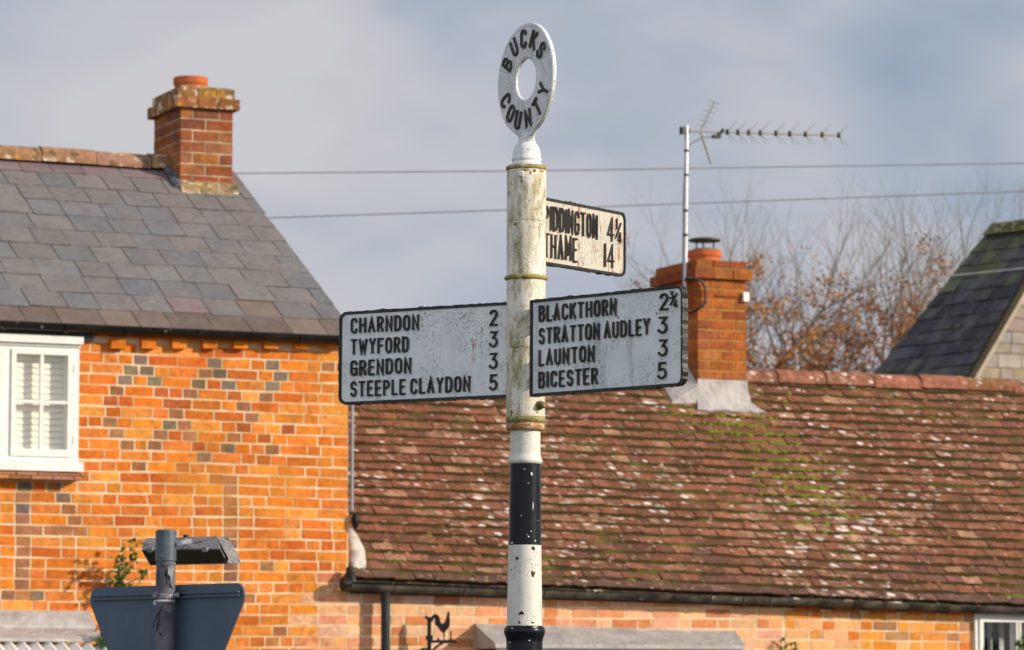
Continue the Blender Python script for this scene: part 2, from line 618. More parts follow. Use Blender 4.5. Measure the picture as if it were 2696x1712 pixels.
def weathered_paint(name, white, moss, rust, crack=1.0, rough=0.48, dark=(0.045, 0.042, 0.036), grime=0.4, grimecol=(0.30, 0.29, 0.25)):
    """old gloss paint: alligator cracks, flakes, rust runs, algae"""
    m = NT(name, rough, 0.4)
    co = m.co
    wob = m.n('ShaderNodeTexNoise')
    wob.inputs['Scale'].default_value = 70
    m.l(co, wob.inputs['Vector'])
    sc_ = m.n('ShaderNodeVectorMath', operation='SCALE')
    m.l(wob.outputs['Color'], sc_.inputs[0])
    sc_.inputs['Scale'].default_value = 0.016
    ad = m.n('ShaderNodeVectorMath', operation='ADD')
    m.l(co, ad.inputs[0])
    m.l(sc_.outputs[0], ad.inputs[1])
    ed = m.voro(80.0, 'DISTANCE_TO_EDGE', 1.0, ad.outputs[0]).outputs['Distance']
    area = m.step(m.noise(9.0, 5, 0.6), 0.42, 0.66)
    ck = m.math('MULTIPLY', m.step(ed, 0.0, 0.11, 1.0, 0.0), m.math('MULTIPLY', area, m.step(m.noise(95.0, 3, 0.6, off=(6, 2, 2)), 0.46, 0.60)))
    sp_ = m.math('MULTIPLY', m.step(m.noise(150.0, 3, 0.7, stretch=(1, 1, .6), off=(1, 5, 2)), 0.60, 0.66), m.step(m.noise(7.0, 5, 0.65, off=(9, 9, 4)), 0.44, 0.62))
    base = m.mix(m.step(m.noise(14, 6, 0.6), 0.3, 0.7), tuple(x * 0.90 for x in white), tuple(min(0.86, x * 1.06) for x in white))
    gr = m.step(m.noise(6.0, 5, 0.65, stretch=(3.0, 3.0, 0.7), off=(1, 2, 3)), 0.50, 0.72, 0, grime)
    base = m.mix(gr, base, grimecol)
    base = m.mix(m.math('MULTIPLY', ck, 0.62 * crack), base, dark)
    ms_ = m.math('MULTIPLY', m.step(m.noise(11.0 if moss < 1 else 22.0, 7, 0.72, stretch=(1.6, 1.6, 0.6), off=(4, 4, 1)), 0.60 - 0.18 * moss, 0.72 - 0.16 * moss, 0, 0.88), min(1.0, moss * 1.6))
    base = m.mix(ms_, base, m.mix(m.step(m.noise(90, 3), 0.35, 0.65), (0.15, 0.125, 0.022), (0.36, 0.30, 0.08)))
    base = m.mix(m.math('MULTIPLY', sp_, 0.55 * crack), base, (0.10, 0.095, 0.085))
    fl = m.step(m.noise(26.0, 3, 0.5, off=(2, 9, 4)), 0.715, 0.735)
    base = m.mix(m.math('MULTIPLY', fl, crack), base, (0.055, 0.045, 0.04))
    rs = m.math('MULTIPLY', m.step(m.noise(10.0 if rust < .8 else 24.0, 5, 0.65, stretch=(2.2, 2.2, 0.55), off=(8, 1, 7)), 0.70 - 0.16 * rust, 0.80 - 0.16 * rust, 0, 0.9), 1.0 if rust > 0 else 0.0)
    base = m.mix(rs, base, (0.36, 0.125, 0.03))
    m.base(base)
    h = m.math('ADD', m.math('MULTIPLY', ck, -1.0), m.math('MULTIPLY', m.noise(48, 4, 0.6), 0.5))
    m.bump(h, 0.8, 0.0035)
    return m.mat


M['post_white'] = weathered_paint('post_white_paint', (0.78, 0.74, 0.65), 0.68, 0.62, 1.0, 0.42, grime=0.7, grimecol=(0.40, 0.35, 0.18))
M['post_cream'] = weathered_paint('lower_post_paint', (0.70, 0.68, 0.63), 0.06, 0.12, 0.35, 0.36, grime=0.2)
M['sign_white'] = weathered_paint('sign_face_paint', (0.78, 0.815, 0.85), 0.0, 0.25, 0.7, 0.4, grime=0.35, grimecol=(0.36, 0.40, 0.40))
M['sign_streaked'] = weathered_paint('streaked_sign_paint', (0.77, 0.81, 0.845), 0.05, 0.25, 0.8, 0.4, grime=0.65, grimecol=(0.26, 0.31, 0.30))
M['sign_rusty'] = weathered_paint('rusty_sign_paint', (0.58, 0.545, 0.48), 0.05, 0.9, 1.0, 0.5, grime=0.35, grimecol=(0.42, 0.36, 0.28))
M['ring_white'] = weathered_paint('ring_paint', (0.78, 0.80, 0.82), 0.0, 0.12, 0.85, 0.45, grime=0.6, grimecol=(0.32, 0.33, 0.33))
M['moss_ring'] = weathered_paint('mossy_collar_paint', (0.60, 0.54, 0.36), 1.6, 0.9, 1.0, 0.6)
M['rust_ring'] = weathered_paint('rusty_collar_paint', (0.62, 0.50, 0.34), 0.7, 1.9, 1.0, 0.6)
M['post_black'] = simple('post_black_paint', (0.006, 0.008, 0.011), 0.30, 0.22, 0, 0.6, 12, 0.3)
m = NT('sign_edge_black', 0.45, 0.4)
n = m.noise(40, 4)
c1 = m.mix(m.step(n, 0.4, 0.7), (0.010, 0.010, 0.010), (0.03, 0.027, 0.02))
c1 = m.mix(m.step(m.noise(75, 3, off=(3, 1, 1)), 0.70, 0.74, 0, 0.8), c1, (0.55, 0.53, 0.50))
c1 = m.mix(m.step(m.noise(18, 4, off=(5, 1, 1)), 0.60, 0.72, 0, 0.7), c1, (0.075, 0.055, 0.014))
m.base(c1)
m.bump(n, 0.7, 0.003)
M['rim'] = m.mat
M['letter'] = simple('letter_black', (0.012, 0.012, 0.013), 0.5, 0.35, 0, 0.5, 90, 0.3)
M['letter_side'] = weathered_paint('letter_flank_paint', (0.10, 0.095, 0.08), 0.1, 0.2, 1.0, 0.6, grime=0.95, grimecol=(0.03, 0.028, 0.024))
M['bolt'] = simple('painted_bolt', (0.68, 0.68, 0.68), 0.4, 0.4, 0, 0.1, 40)
M['rusty_bolt'] = simple('mossy_bolt', (0.20, 0.15, 0.07), 0.7, 0.3, 0, 0.6, 60, 0.5)
m = NT('sign_back_grey', 0.38, 0.45)
n = m.noise(5, 4)
c1 = m.mix(m.step(n, 0.3, 0.7), (0.058, 0.095, 0.140), (0.078, 0.120, 0.170))
c1 = m.mix(m.step(m.noise(9.0, 6, 0.7, stretch=(1, 1, .35), off=(2, 2, 2)), 0.54, 0.74, 0, 0.45), c1, (0.11, 0.135, 0.16))
c1 = m.mix(m.step(m.noise(90.0, 2, 0.5, stretch=(1, 1, .08), off=(2, 7, 2)), 0.70, 0.76, 0, 0.5), c1, (0.20, 0.23, 0.26))
m.base(c1)
M['sign_back'] = m.mat
M['red_film'] = simple('red_sign_border', (0.45, 0.02, 0.03), 0.4, 0.4, 0, 0.1, 8)
M['sign_pole'] = simple('grey_sleeve', (0.115, 0.115, 0.135), 0.55, 0.35, 0, 0.4, 22, 0.4)
M['rust_pole'] = simple('bare_rusted_steel', (0.06, 0.03, 0.02), 0.9, 0.2, 0, 0.5, 30, 0.5)
M['rust_stain'] = simple('rust_stain', (0.30, 0.145, 0.045), 0.9, 0.1, 0, 0.7, 55, 0.4)
M['pole_cap'] = simple('pole_cap_grey', (0.085, 0.105, 0.135), 0.4, 0.45, 0, 0.2, 25, 0.1)
m = NT('lamp_housing', 0.9, 0.2)
n = m.noise(120, 3)
c1 = m.mix(m.step(n, 0.3, 0.7), (0.10, 0.095, 0.10), (0.36, 0.34, 0.36))
c1 = m.mix(m.step(m.noise(14, 5, 0.65, off=(3, 3, 1)), 0.55, 0.64, 0, 0.9), c1, (0.055, 0.055, 0.015))
m.base(c1)
m.bump(n, 0.5, 0.002)
M['lamp'] = m.mat
M['lamp_dark'] = simple('lamp_dark_lens', (0.018, 0.015, 0.013), 0.5, 0.4, 0, 0.4, 9)

# stone
m = toned('limestone', 0.95, 0.1, 0.2, 8, 0.6)
M['stone'] = m.mat
# bark, leaves
M['bark'] = simple('bark', (0.13, 0.105, 0.055), 0.95, 0.1, 0, 0.4, 5, 0.4)
M['twig'] = simple('twig', (0.255, 0.215, 0.175), 0.95, 0.1, 0, 0.3, 3)
m = NT('autumn_leaf', 0.8, 0.2)
m.base(m.attr())
m.b.inputs['Subsurface Weight'].default_value = 0.0
M['leaf'] = m.mat
M['asphalt'] = simple('asphalt', (0.055, 0.055, 0.056), 0.9, 0.2, 0, 0.3, 40, 0.3)
M['paving'] = simple('paving', (0.24, 0.22, 0.20), 0.9, 0.2, 0, 0.25, 6, 0.3)
M['verge'] = simple('grass_ground', (0.075, 0.09, 0.03), 0.98, 0.05, 0, 0.5, 1.5, 0.5)
M['white_sheet'] = simple('white_corrugated', (0.78, 0.77, 0.74), 0.45, 0.4, 0, 0.1, 6)

# ------------------------------------------------------------------ ground
mb = MB()
mb.face([(-900, -60, 0), (900, -60, 0), (900, 1500, 0), (-900, 1500, 0)])
tag(mb.build('ground', M['verge']), 'green grass ground around the cottages', 'ground', kind='structure')
mb = MB()
mb.box(W(-60, 9.5, 0.004), U * 120, NF * 5.5, Z * 0.004)
tag(mb.build('road', M['asphalt']), 'dark asphalt road in front of the cottages', 'road', kind='structure')
mb = MB()
mb.box(W(-60, 0.02, 0.0), U * 120, NF * 2.2, Z * 0.12)
tag(mb.build('pavement', M['paving']), 'pale paved footway along the cottage walls', 'pavement', kind='structure')

# ------------------------------------------------------------------ raised stroke lettering


def arc(cx, cy, rx, ry, a0, a1, n=9):
    return [(cx + rx * math.cos(R(a0 + (a1 - a0) * i / n)), cy + ry * math.sin(R(a0 + (a1 - a0) * i / n))) for i in range(n + 1)]


GL = {
    'A': (.52, [[(0, 0), (.26, 1), (.52, 0)], [(.09, .32), (.43, .32)]]),
    'B': (.48, [[(0, 0), (0, 1), (.22, 1)] + arc(.22, .77, .22, .23, 80, -90) + [(.0, .54)], [(.24, .54)] + arc(.24, .27, .24, .27, 80, -90) + [(0, 0)]]),
    'C': (.48, [arc(.24, .74, .24, .26, 5, 180) + arc(.24, .26, .24, .26, 180, 355)]),
    'D': (.50, [[(0, 0), (0, 1), (.2, 1)] + arc(.2, .7, .3, .3, 80, 0, 6) + arc(.2, .3, .3, .3, 0, -90, 7) + [(0, 0)]]),
    'E': (.42, [[(.42, 1), (0, 1), (0, 0), (.42, 0)], [(0, .52), (.34, .52)]]),
    'F': (.42, [[(.42, 1), (0, 1), (0, 0)], [(0, .52), (.34, .52)]]),
    'G': (.50, [arc(.25, .74, .25, .26, 5, 180) + arc(.25, .26, .25, .26, 180, 360) + [(.5, .46), (.28, .46)]]),
    'H': (.50, [[(0, 0), (0, 1)], [(.5, 0), (.5, 1)], [(0, .52), (.5, .52)]]),
    'I': (.02, [[(0, 0), (0, 1)]]),
    'K': (.50, [[(0, 0), (0, 1)], [(.48, 1), (0, .38)], [(.17, .6), (.5, 0)]]),
    'L': (.40, [[(0, 1), (0, 0), (.4, 0)]]),
    'M': (.62, [[(0, 0), (0, 1), (.31, .25), (.62, 1), (.62, 0)]]),
    'N': (.50, [[(0, 0), (0, 1), (.5, 0), (.5, 1)]]),
    'O': (.50, [arc(.25, .72, .25, .28, 0, 180) + arc(.25, .28, .25, .28, 180, 360) + [(.5, .72)]]),
    'P': (.46, [[(0, 0), (0, 1), (.22, 1)] + arc(.22, .75, .24, .25, 80, -90) + [(0, .5)]]),
    'R': (.48, [[(0, 0), (0, 1), (.22, 1)] + arc(.22, .76, .24, .24, 80, -90) + [(0, .52)], [(.22, .52), (.48, 0)]]),
    'S': (.46, [arc(.23, .75, .22, .25, 15, 260, 10) + arc(.23, .26, .23, .26, 80, -165, 10)]),
    'T': (.48, [[(0, 1), (.48, 1)], [(.24, 1), (.24, 0)]]),
    'U': (.48, [[(0, 1)] + arc(.24, .26, .24, .26, 180, 360) + [(.48, 1)]]),
    'W': (.70, [[(0, 1), (.17, 0), (.35, .8), (.53, 0), (.70, 1)]]),
    'Y': (.50, [[(0, 1), (.25, .48), (.5, 1)], [(.25, .48), (.25, 0)]]),
    '1': (.02, [[(0, 0), (0, 1)]]),
    '2': (.46, [arc(.22, .75, .22, .25, 170, -30, 10) + [(0, 0), (.46, 0)]]),
    '3': (.46, [[(.03, 1), (.43, 1), (.19, .62)] + arc(.19, .31, .26, .31, 80, -155, 10)]),
    '4': (.50, [[(.36, 0), (.36, 1), (0, .28), (.5, .28)]]),
    '5': (.46, [[(.42, 1), (.07, 1), (.04, .56)] + arc(.2, .31, .25, .31, 125, -150, 10)]),
}


def small(ch, x, y, k):
    return [[(x + px * k * 0.95, y + py * k) for px, py in st] for st in GL[ch][1]]


GL['q'] = (.50, small('3', 0, .55, .45) + [[(.02, .12), (.46, .86)]] + small('4', .26, -.05, .45))     # three quarters
GL['f'] = (.50, small('1', .10, .52, .48) + [[(.02, .12), (.46, .82)]] + small('4', .24, -.08, .45))    # one quarter
STROKE = [0]


def stroke(mb, pts, X, Y, Nn, org, hw, hgt, flare):
    """raised bar along pts (metres in the X,Y frame at org)"""
    pts = [Vector((p[0], p[1])) for p in pts]
    closed = (pts[0] - pts[-1]).length < 1e-6
    if closed:
        pts = pts[:-1]
    # drop repeats
    q = [pts[0]]
    for p in pts[1:]:
        if (p - q[-1]).length > 1e-5:
            q.append(p)
    pts = q
    n = len(pts)
    if not closed:
        d0 = (pts[1] - pts[0]).normalized()
        d1 = (pts[-1] - pts[-2]).normalized()
        pts[0] = pts[0] - d0 * hw * 0.75
        pts[-1] = pts[-1] + d1 * hw * 0.75
    STROKE[0] += 1
    h = hgt + (STROKE[0] % 7) * 0.00022
    vs = []
    for i in range(n):
        a = pts[i - 1] if (i > 0 or closed) else None
        b = pts[(i + 1) % n] if (i < n - 1 or closed) else None
        da = (pts[i] - a).normalized() if a is not None else None
        db = (b - pts[i]).normalized() if b is not None else None
        if da is None:
            nn, k = Vector((-db.y, db.x)), 1.0
        elif db is None:
            nn, k = Vector((-da.y, da.x)), 1.0
        else:
            t = (da + db)
            if t.length < 1e-4:
                t = da
            t.normalize()
            nn = Vector((-t.y, t.x))
            k = min(1.9, 1.0 / max(0.3, abs(nn.dot(Vector((-da.y, da.x))))))
        for wd, hh in ((hw + flare, 0.0), (hw, h), (-hw, h), (-hw - flare, 0.0)):
            p = pts[i] + nn * wd * k
            vs.append(org + X * p.x + Y * p.y + Nn * hh)
    fsd, top = [], []
    rng = range(n) if closed else range(n - 1)
    for i in rng:
        a, b = i * 4, ((i + 1) % n) * 4
        fsd += [(a, a + 1, b + 1, b), (a + 2, a + 3, b + 3, b + 2)]
        top.append((a + 1, a + 2, b + 2, b + 1))
    if not closed:
        fsd += [(3, 2, 1, 0), ((n - 1) * 4, (n - 1) * 4 + 1, (n - 1) * 4 + 2, (n - 1) * 4 + 3)]
    i0 = len(mb.v)
    mb.shared(vs, fsd, mat=1)
    for f in top:
        mb.f.append(tuple(i0 + j for j in f))
        mb.c.append((1, 1, 1))
        mb.m.append(0)
        mb.sm.append(False)


def text_width(s, gap):
    return sum((.30 if ch == ' ' else GL[ch][0] + gap) for ch in s) - gap


def write(mb, s, x0, x1, yc, h, X, Y, Nn, org, hw, hgt=0.006, flare=0.0014, gap=.40):
    """text between x0 and x1, letter height h centred on yc"""
    wdt = text_width(s, gap)
    k = (x1 - x0 - 2 * hw) / wdt
    x = x0 + hw
    hh = h - 2 * hw
    for ch in s:
        if ch == ' ':
            x += .30 * k
            continue
        gw, strokes = GL[ch]
        jy = random.uniform(-.012, .012) * h
        for st in strokes:
            stroke(mb, [(x + px * k, yc - hh / 2 + py * hh + jy) for px, py in st], X, Y, Nn, org, hw * (.52 if ch in 'qf' else 1), hgt, flare * (.5 if ch in 'qf' else 1))
        x += (gw + gap) * k


# ------------------------------------------------------------------ the fingerpost
random.seed(5)
YP = 10.6
LEAN = 0.005
zc = at_y(1384, 1000, YP).z
AX = at_y(1384, 1000, YP).x - zc * LEAN
BASE = Vector((AX, YP, 0))
PX = YP / F * 1.006


def pz(py):
    return at_y(1384, py, YP).z


post = thing('fingerpost', BASE, 'tall white and black banded fingerpost with three name arms and a ring on top', 'signpost')


def lathe_px(mb, rows, **kw):
    mb.lathe(BASE, [(r * PX, pz(y)) for r, y in sorted(rows, key=lambda t: -t[1])], **kw)


mb = MB()
lathe_px(mb, [(50, 1108), (51, 1100), (51, 918.6), (50, 918), (50, 917), (51, 916.4), (51.5, 738)], n=72)
mb.build('upper_sleeve', M['post_white'], post)
mb = MB()
lathe_px(mb, [(51.5, 727.4), (52, 588), (51, 587.4), (51, 586), (52, 585.4), (52, 450.5)], n=72)
mb.build('upper_sleeve', M['post_white'], post)
for nm, rows, mt in (
        ('collar', [(50, 452), (54, 449), (55.5, 445), (54, 440), (50, 438)], 'moss_ring'),
        ('collar', [(50, 741), (56, 737.5), (58.5, 733), (56, 729), (50, 726)], 'moss_ring'),
        ('collar', [(46, 1114), (51.5, 1110), (52.5, 1105), (51.8, 1099), (50, 1097)], 'moss_ring'),
        ('collar', [(40, 1136), (49, 1133.5), (51.5, 1128), (51.5, 1122), (49.5, 1117.5), (44, 1115), (44, 1113.8)], 'rust_ring')):
    mb = MB()
    lathe_px(mb, rows, n=64)
    mb.build(nm, M[mt], post)
mb = MB()
lathe_px(mb, [(40.4, 1222), (44, 1219), (45, 1213), (43.5, 1207), (40.5, 1202), (39.6, 1194), (39.4, 1134)], n=64)
mb.build('lower_pole', M['post_cream'], post)
mb = MB()
lathe_px(mb, [(46.3, 1648), (44.6, 1540), (43, 1436)], n=64)
mb.build('white_band', M['post_cream'], post)
mb = MB()
lathe_px(mb, [(43, 1436), (42, 1330), (40.6, 1222)], n=64)
mb.build('black_band', M['post_black'], post)
mb = MB()
zz = pz(1712)
lo = [(47.5, 1690), (48.5, 1682), (51, 1675), (53.5, 1667), (54, 1660), (52, 1653), (48, 1649), (46.3, 1648)]
mb.lathe(BASE, [(50 * PX, 0.62), (48.5 * PX, zz - 0.12)] + [(r * PX, pz(y)) for r, y in lo], n=64)
mb.build('black_band', M['post_black'], post)
mb = MB()
mb.lathe(BASE, [(62 * PX, 0.0), (62 * PX, 0.05), (52 * PX, 0.08), (50 * PX, 0.62)], n=48)
mb.build('foot', M['post_cream'], post)
# torn flakes of paint on the lower pole
mb = MB()


def on_pole(px, py, rpx):
    x = (px - 1382.0) * PX
    r = rpx * PX
    x = max(-r * .98, min(r * .98, x))
    return Vector((AX + x, YP - math.sqrt(r * r - x * x), pz(py)))


def patch(mb, cx, cy, w, h, rpx, k=9, lift=0.9, seed=0):
    rr = random.Random(seed)
    ring = []
    for i in range(k):
        a = 2 * math.pi * i / k
        f = rr.uniform(.35, 1.0)
        ring.append(on_pole(cx + w * f * math.cos(a), cy + h * f * math.sin(a), rpx + lift))
    c = on_pole(cx, cy, rpx + lift)
    for i in range(k):
        mb.face([c, ring[i], ring[(i + 1) % k]])


for i, (cx, cy, w, h, r) in enumerate([(1361, 1472, 5, 7, 43.3), (1404, 1513, 8, 16, 43.8), (1373, 1616, 8, 8, 45.7), (1403, 1640, 8, 3, 46.2),
                                       (1405, 1447, 7, 9, 43.2), (1368, 1640, 4, 3, 46.2)]):
    patch(mb, cx, cy, w, h, r, 11, 0.5, i)
mb.build('flaked_patch', M['rust_pole'], post)
mb = MB()
for i, (cx, cy, w, h, r) in enumerate([(1399, 1250, 3, 9, 41), (1403, 1335, 1.5, 16, 42), (1390, 1275, 1.5, 3, 41.3), (1392, 1415, 4, 2.5, 42.8), (1398, 1400, 3, 3, 42.6),
                                       (1416, 1372, 2, 2, 42.4), (1348, 1431, 4, 3, 43), (1409, 1425, 3, 4, 42.9), (1388, 1410, 2, 2, 42.7), (1395, 1687, 3, 3, 47.6), (1344, 1692, 3, 3, 47.8),
                                       (1380, 1238, 6, 1, 40.8), (1372, 1360, 1, 4, 42.3), (1350, 1655, 4, 2, 53), (1410, 1652, 9, 2, 52)]):
    patch(mb, cx, cy, w, h, r, 8, 0.5, 40 + i)
mb.build('chipped_spot', M['sign_white'], post)

mb = MB()
for i, (cx, cy, w, h, r) in enumerate([(1378, 455, 15, 5, 52), (1402, 456, 9, 4, 52), (1424, 455, 6, 3, 52), (1392, 462, 4, 8, 52), (1346, 1089, 5, 13, 51.2), (1356, 919.5, 18, 2.2, 51.4), (1388, 920, 14, 1.8, 51.4),
                                       (1342, 731, 5, 4, 58.2), (1353, 597, 7, 7, 52), (1350, 1126, 10, 4, 51.4), (1384, 1122, 17, 3.4, 51.6), (1420, 1124, 9, 3, 51.5), (1430, 797, 4, 12, 51.4), (1369, 484, 4, 6, 52)]):
    patch(mb, cx, cy, w, h, r, 17, 0.35, 70 + i)
mb.build('rust_stain', M['rust_stain'], post)

# neck below the ring: dome, then a loft into the flat ring
RA = R(-61)
RX = Vector((math.cos(RA), math.sin(RA), 0))         # along the ring's face, its right end nearer
RN = Vector((math.sin(RA), -math.cos(RA), 0))        # out of the face towards the camera
mb = MB()
lathe_px(mb, [(40, 440), (40, 433), (38, 429), (37, 426), (39.5, 423), (39.5, 418), (37.5, 415), (37, 405), (35, 395), (31, 386), (25, 378)], n=56)
secs = [(25, 25, 378), (27, 20, 371), (33, 15, 364), (42, 12, 356), (55, 9.8, 347), (72, 9.2, 338)]
n = 32
vs = []
for a, b, y in secs:
    for k in range(n):
        t_ = 2 * math.pi * k / n
        vs.append(Vector((AX, YP, pz(y))) + RX * (a * PX * math.cos(t_)) + RN * (b * PX * math.sin(t_)))
fl = []
for i in range(len(secs) - 1):
    for k in range(n):
        a, b = i * n + k, i * n + (k + 1) % n
        fl.append((a, b, b + n, a + n))
mb.shared(vs, fl, smooth=True)
mb.build('neck', M['ring_white'], post)
# ring
ring_c = Vector((AX, YP, pz(209)))
RO, RI, RT = 150 * PX, 55 * PX, 0.0065
mb = MB()
n = 72
prof = [(RI, -RT * .6), (RI, RT * .6), (RI + .006, RT), (RO - .012, RT), (RO - .009, RT + .0012), (RO - .002, RT + .001), (RO, RT - .002), (RO, -RT + .002), (RO - .003, -RT), (RI + .006, -RT)]
vs = []
for k in range(n):
    a = 2 * math.pi * k / n
    for r, d in prof:
        vs.append(ring_c + (RX * math.cos(a) + Z * math.sin(a)) * r + RN * d)
fl = []
m_ = len(prof)
for k in range(n):
    for j in range(m_):
        fl.append((k * m_ + j, ((k + 1) % n) * m_ + j, ((k + 1) % n) * m_ + (j + 1) % m_, k * m_ + (j + 1) % m_))
mb.shared(vs, fl, smooth=False)
ring = mb.build('ring', M['ring_white'], post)
mb = MB()
for word, angs in (('BUCKS', (150, 121, 93, 63, 36)), ('COUNTY', (203, 228, 252, 281, 309, 337))):
    for ch, a in zip(word, angs):
        up = word == 'BUCKS'
        c = ring_c + (RX * math.cos(R(a)) + Z * math.sin(R(a))) * (0.122 if up else 0.124) + RN * RT
        t_ = R(a - 90) if up else R(a + 90)
        lx = RX * math.cos(t_) + Z * math.sin(t_)
        ly = RX * -math.sin(t_) + Z * math.cos(t_)
        gw = GL[ch][0]
        hw = 0.0037
        hgt_ = 0.050
        kx = 0.052
        for st in GL[ch][1]:
            stroke(mb, [((px - gw / 2) * kx, (py - .5) * hgt_) for px, py in st], lx, ly, RN, c, hw, 0.005, 0.0015)
mb.build('lettering', [M['letter'], M['letter_side']], ring)


def hex_bolt(mb, c, nrm, r, h):
    x = nrm.cross(Z).normalized()
    y = x.cross(nrm)
    a = [c + (x * math.cos(R(60 * k)) + y * math.sin(R(60 * k))) * r for k in range(6)]
    b = [p + nrm * h * .8 for p in a]
    d = [c + (p - c) * .72 + nrm * h for p in a]
    for k in range(6):
        j = (k + 1) % 6
        mb.face([a[k], a[j], b[j], b[k]])
        mb.face([b[k], b[j], d[j], d[k]])
    mb.face(d)


mb = MB()
p = on_pole(1369, 466, 52)
nn = Vector((p.x - AX, p.y - YP, 0)).normalized()
hex_bolt(mb, p, nn, 9.2 * PX, 0.012)
mb.build('bolt', M['bolt'], post)
mb = MB()
p = on_pole(1418, 1070, 51)
nn = Vector((p.x - AX, p.y - YP, 0)).normalized()
mb.tube([p - nn * .005, p + nn * .006], 12 * PX, 14)
hex_bolt(mb, p + nn * .004, nn, 9.5 * PX, 0.018)
mb.build('bolt', M['rusty_bolt'], post)


def arm(ang, side, r0, r1, zc_r0, H, tilt, lines, lh, face_mat, label, hw, thick=0.011, frame=0.009, seed=0, front=0.0):
    """ang: direction of the arm from the post axis; side -1 reads towards the post"""
    rr = random.Random(seed)
    D = Vector((math.cos(ang), math.sin(ang), 0))
    T = (D + Z * tilt).normalized()
    nrm = Vector((D.y, -D.x, 0))
    if nrm.y > 0:
        nrm = -nrm
    V = Z
    cen = Vector((AX, YP, zc_r0)) + nrm * front
    rc = 0.026
    # outline, anticlockwise in (r, v)
    out = [(r0, -H / 2)]
    out += [(r1 - rc + rc * math.cos(R(a)), -H / 2 + rc + rc * math.sin(R(a))) for a in range(-90, 1, 15)]
    out += [(r1 - rc + rc * math.cos(R(a)), H / 2 - rc + rc * math.sin(R(a))) for a in range(0, 91, 15)]
    out += [(r0, H / 2)]
    # finer outline with a slightly ragged edge
    fine = []
    for i in range(len(out)):
        a, b = Vector(out[i]), Vector(out[(i + 1) % len(out)])
        k = max(1, int((b - a).length / 0.012))
        for j in range(k):
            fine.append(a + (b - a) * j / k)
    P = lambda q, d: cen + T * q[0] + V * q[1] + nrm * d
    mb = MB()
    inset = lambda q, e: Vector((min(max(q[0], r0 + e), r1 - e), min(max(q[1], -H / 2 + e), H / 2 - e)))
    mb.face([P(q, thick * .55) for q in [inset(x, .002) for x in fine]])
    mb.face([P(q, -thick * .55) for q in reversed([inset(x, .002) for x in fine])])
    plate = mb.build('sign_arm', face_mat, post)
    plate['label'] = label
    mb = MB()
    nf = len(fine)
    mid = Vector(((r0 + r1) / 2, 0))
    jit = [rr.uniform(-.0008, .0014) + (.0024 if rr.random() < .09 else 0) for _ in fine]
    vs = []
    for i, q in enumerate(fine):
        # direction towards the inside
        a, b = fine[i - 1], fine[(i + 1) % nf]
        t_ = (b - a).normalized()
        inn = Vector((-t_.y, t_.x))
        o_ = q - inn * jit[i]
        vs += [P(o_, -thick), P(o_, thick), P(q + inn * frame * .75, thick), P(q + inn * frame, thick * .5), P(q + inn * frame, -thick * .5), P(q + inn * frame * .75, -thick)]
    fl = []
    for i in range(nf):
        a, b = i * 6, ((i + 1) % nf) * 6
        for j in range(6):
            fl.append((a + j, b + j, b + (j + 1) % 6, a + (j + 1) % 6))
    mb.shared(vs, fl)
    mb.build('rim', M['rim'], plate)
    mb = MB()
    org = cen + nrm * thick * .55
    for (s, ra, rb, frac) in lines:
        v = H / 2 - H * frac
        if side < 0:
            X, xa, xb = -T, -rb, -ra          # text runs from the tip towards the post
        else:
            X, xa, xb = T, ra, rb
        write(mb, s, xa, xb, v, lh, X, V, nrm, org, hw, 0.0060, 0.0009)
    mb.build('lettering', [M['letter'], M['letter_side']], plate)
    # socket strap behind, from the post to the plate
    mb = MB()
    for vv in (-H * .32, H * .24):
        mb.box(cen + T * 0.02 - nrm * (0.004 + front) + V * vv, T * (r0 + .02), nrm * (0.008 + max(0, front - .012)), V * 0.05)
    mb.build('strap', M['post_white'], post)
    return plate


zmid = lambda y: at_y(1384, y, YP).z
arm(math.pi - R(31), -1, 0.045, 0.656, (pz(797) + pz(1052)) / 2 + .006, 0.283, 0.0,
    [('CHARNDON', .613 - .2435, .613, .155), ('TWYFORD', .613 - .208, .613, .385), ('GRENDON', .613 - .2175, .613, .612), ('STEEPLE CLAYDON', .613 - .4265, .613, .838),
     ('2', .092, .119, .155), ('3', .092, .119, .385), ('3', .092, .119, .612), ('5', .092, .119, .838)],
    0.0475, M['sign_white'], 'sign arm pointing left to Charndon, Twyford, Grendon and Steeple Claydon', 0.0026, seed=1)
arm(R(-48), 1, 0.080, 0.714, (pz(789) + pz(1045)) / 2 - .009, 0.283, -0.010,
    [('BLACKTHORN', .1185, .444, .152), ('STRATTON AUDLEY', .1185, .581, .384), ('LAUNTON', .1185, .353, .608), ('BICESTER', .1185, .367, .838),
     ('2', .622, .656, .152), ('q', .661, .695, .135), ('3', .618, .652, .384), ('3', .618, .652, .608), ('5', .614, .649, .838)],
    0.0475, M['sign_streaked'], 'sign arm coming forward to the right, to Blackthorn, Stratton Audley, Launton and Bicester', 0.0025, seed=2, front=0.046)
arm(R(62.3), 1, 0.040, 0.652, pz(590) - .012, 0.200, 0.036,
    [('PIDDINGTON', .098, .453, .30), ('THAME', .098, .3166, .715), ('4', .526, .568, .30), ('f', .580, .624, .29), ('1', .505, .517, .715), ('4', .528, .572, .715)],
    0.074, M['sign_rusty'], 'smaller sunlit sign arm pointing away to Piddington and Thame', 0.0026, frame=.0085, seed=3)
post.rotation_euler = (0, LEAN, 0)

# ------------------------------------------------------------------ the give way sign seen from behind
YG = 12.8
SA = R(-43)
SX = Vector((math.cos(SA), math.sin(SA), 0))
SN = Vector((math.sin(SA), -math.cos(SA), 0))           # back of the sign, towards the camera
gp = at_y(440, 1600, YG)
GB = Vector((gp.x - .006, YG, 0))
gs = thing('road_sign', GB, 'blue-grey back of a triangular road sign on a peeling grey post with lamp', 'road sign')
GPX = YG / F * 1.004


